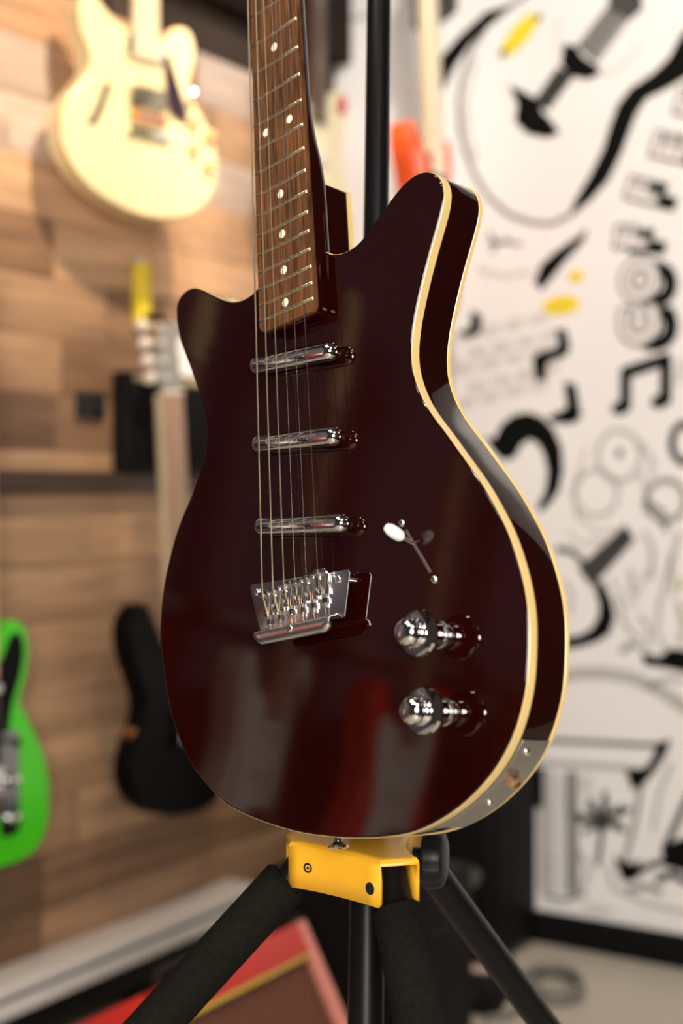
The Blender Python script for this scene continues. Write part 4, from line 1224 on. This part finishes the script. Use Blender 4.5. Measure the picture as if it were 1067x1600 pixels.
gr_ = MB().box((-AW / 2, AH / 2 - 0.014, -0.010), (AW - 0.044, AH - 0.075, 0.006)).build('grille_cloth', mat('brown_grille', (0.16, 0.055, 0.028), 0.8, var=0.3, vscale=90, stretch=(6, 1, 1)), am)
for k in range(17):
    MB().box((-0.034 - k * 0.0189, AH / 2 - 0.014, -0.0065), (0.0022, AH - 0.077, 0.0014)).build('grille_thread', mat('dark_thread', (0.07, 0.022, 0.012), 0.8), gr_)
hd = MB().tube([(-AW / 2 - 0.07, AH, -0.09), (-AW / 2 - 0.06, AH + 0.018, -0.09), (-AW / 2 + 0.06, AH + 0.018, -0.09), (-AW / 2 + 0.07, AH, -0.09)], 0.008, 10).build('handle', M_RUB, am)
for x in (-AW - 0.004, 0.004):
    p0 = AROT.inverted() @ (Vector((0, 0, 0)))
    foot = top_right - ru * AH + RL * x
    a_ = Vector((x, AH * 0.45, -0.06))
    wpos = top_right - ru * AH + AROT @ a_
    fpos = Vector((wpos.x, wpos.y, 0.004)) - NL * 0.02
    lf = AROT.inverted() @ (fpos - (top_right - ru * AH))
    MB().tube([a_, lf], 0.005, 10).build('tilt_leg', M_CHROME, am)

# black speaker cabinet against the mural wall
cb = empty('speaker_cabinet', on_right(0.285, 0.0, 0.115), ROT_R)
tag(cb, 'tall black speaker cabinet with metal corner standing against the mural wall', 'speaker')
M_VIN = mat('black_tolex', (0.006, 0.005, 0.005), 0.6, spec=0.12, var=0.2, vscale=150, bump=0.2)
MB().box((0, 0.225, 0), (0.482, 0.42, 0.19), bev=0.008).build('cabinet', M_VIN, cb)
MB().box((-0.01, 0.235, 0.096), (0.42, 0.34, 0.008), bev=0.002).build('grille', mat('black_grille', (0.006, 0.005, 0.005), 0.8, spec=0.05, var=0.3, vscale=200), cb)
MB().prism(smooth_outline([(0.135, 0.155), (0.185, 0.160), (0.205, 0.190), (0.185, 0.205), (0.145, 0.190)], 24, 1), 0.1005, 0.1045).build('badge', mat('brushed_badge', (0.55, 0.55, 0.52), 0.35, 1.0), cb)
for sx in (-1, 1):
    for y in (0.030, 0.420):
        MB().box((sx * 0.228, y, 0.083), (0.034, 0.034, 0.030), bev=0.008).build('corner_cap', M_TUBE, cb)
    MB().box((sx * 0.19, 0.0075, 0), (0.04, 0.015, 0.14), bev=0.003).build('foot', M_RUB, cb)
# low black case left of it
lc = empty('equipment_case', (0.055, 2.56, 0.0), ROT_R)
tag(lc, 'black equipment case on the floor behind the tripod, in front of the tall cabinet', 'case')
MB().box((0, 0.16, 0), (0.30, 0.32, 0.22), bev=0.010).build('shell', M_VIN, lc)
MB().box((0, 0.228, 0), (0.304, 0.008, 0.224), bev=0.002).build('lid_seam', M_TUBE, lc)
for s in (-1, 1):
    MB().box((s * 0.09, 0.228, 0.112), (0.03, 0.03, 0.008), bev=0.003).build('latch', mat('dull_latch', (0.10, 0.10, 0.10), 0.4, 1.0), lc)
# pedal case lying on the floor in front
pd = empty('pedal_case', (0.245, 2.76, 0.0), rot_z(Matrix.Identity(3), -20))
tag(pd, 'flat black pedal case lying on the pale floor right of the tripod', 'case')
MB().box((0, 0, 0.035), (0.16, 0.16, 0.07), bev=0.010).build('shell', M_VIN, pd)
MB().box((0.0, -0.083, 0.04), (0.08, 0.012, 0.018), bev=0.004).build('handle', M_RUB, pd)
MB().box((0.03, -0.03, 0.073), (0.05, 0.03, 0.008), bev=0.003).build('badge', mat('pinkish_badge', (0.50, 0.36, 0.32), 0.4), pd)
# grey cable coiled on the floor
pts = []
for k in range(60):
    a = 2 * PI * k / 24
    r = 0.058 - 0.006 * (k // 24)
    pts.append((0.415 + r * 1.05 * math.cos(a) + 0.004 * (k // 24), 2.80 + r * 1.45 * math.sin(a), 0.007 + 0.010 * (k / 24)))
pts += [(0.36, 2.72, 0.012), (0.32, 2.66, 0.007), (0.27, 2.64, 0.007)]
cab = MB().tube(pts, 0.007, 8).build('coiled_cable', mat('grey_cable', (0.16, 0.15, 0.125), 0.5, var=0.1))
tag(cab, 'grey cable coiled on the pale floor near the black baseboard', 'cable')
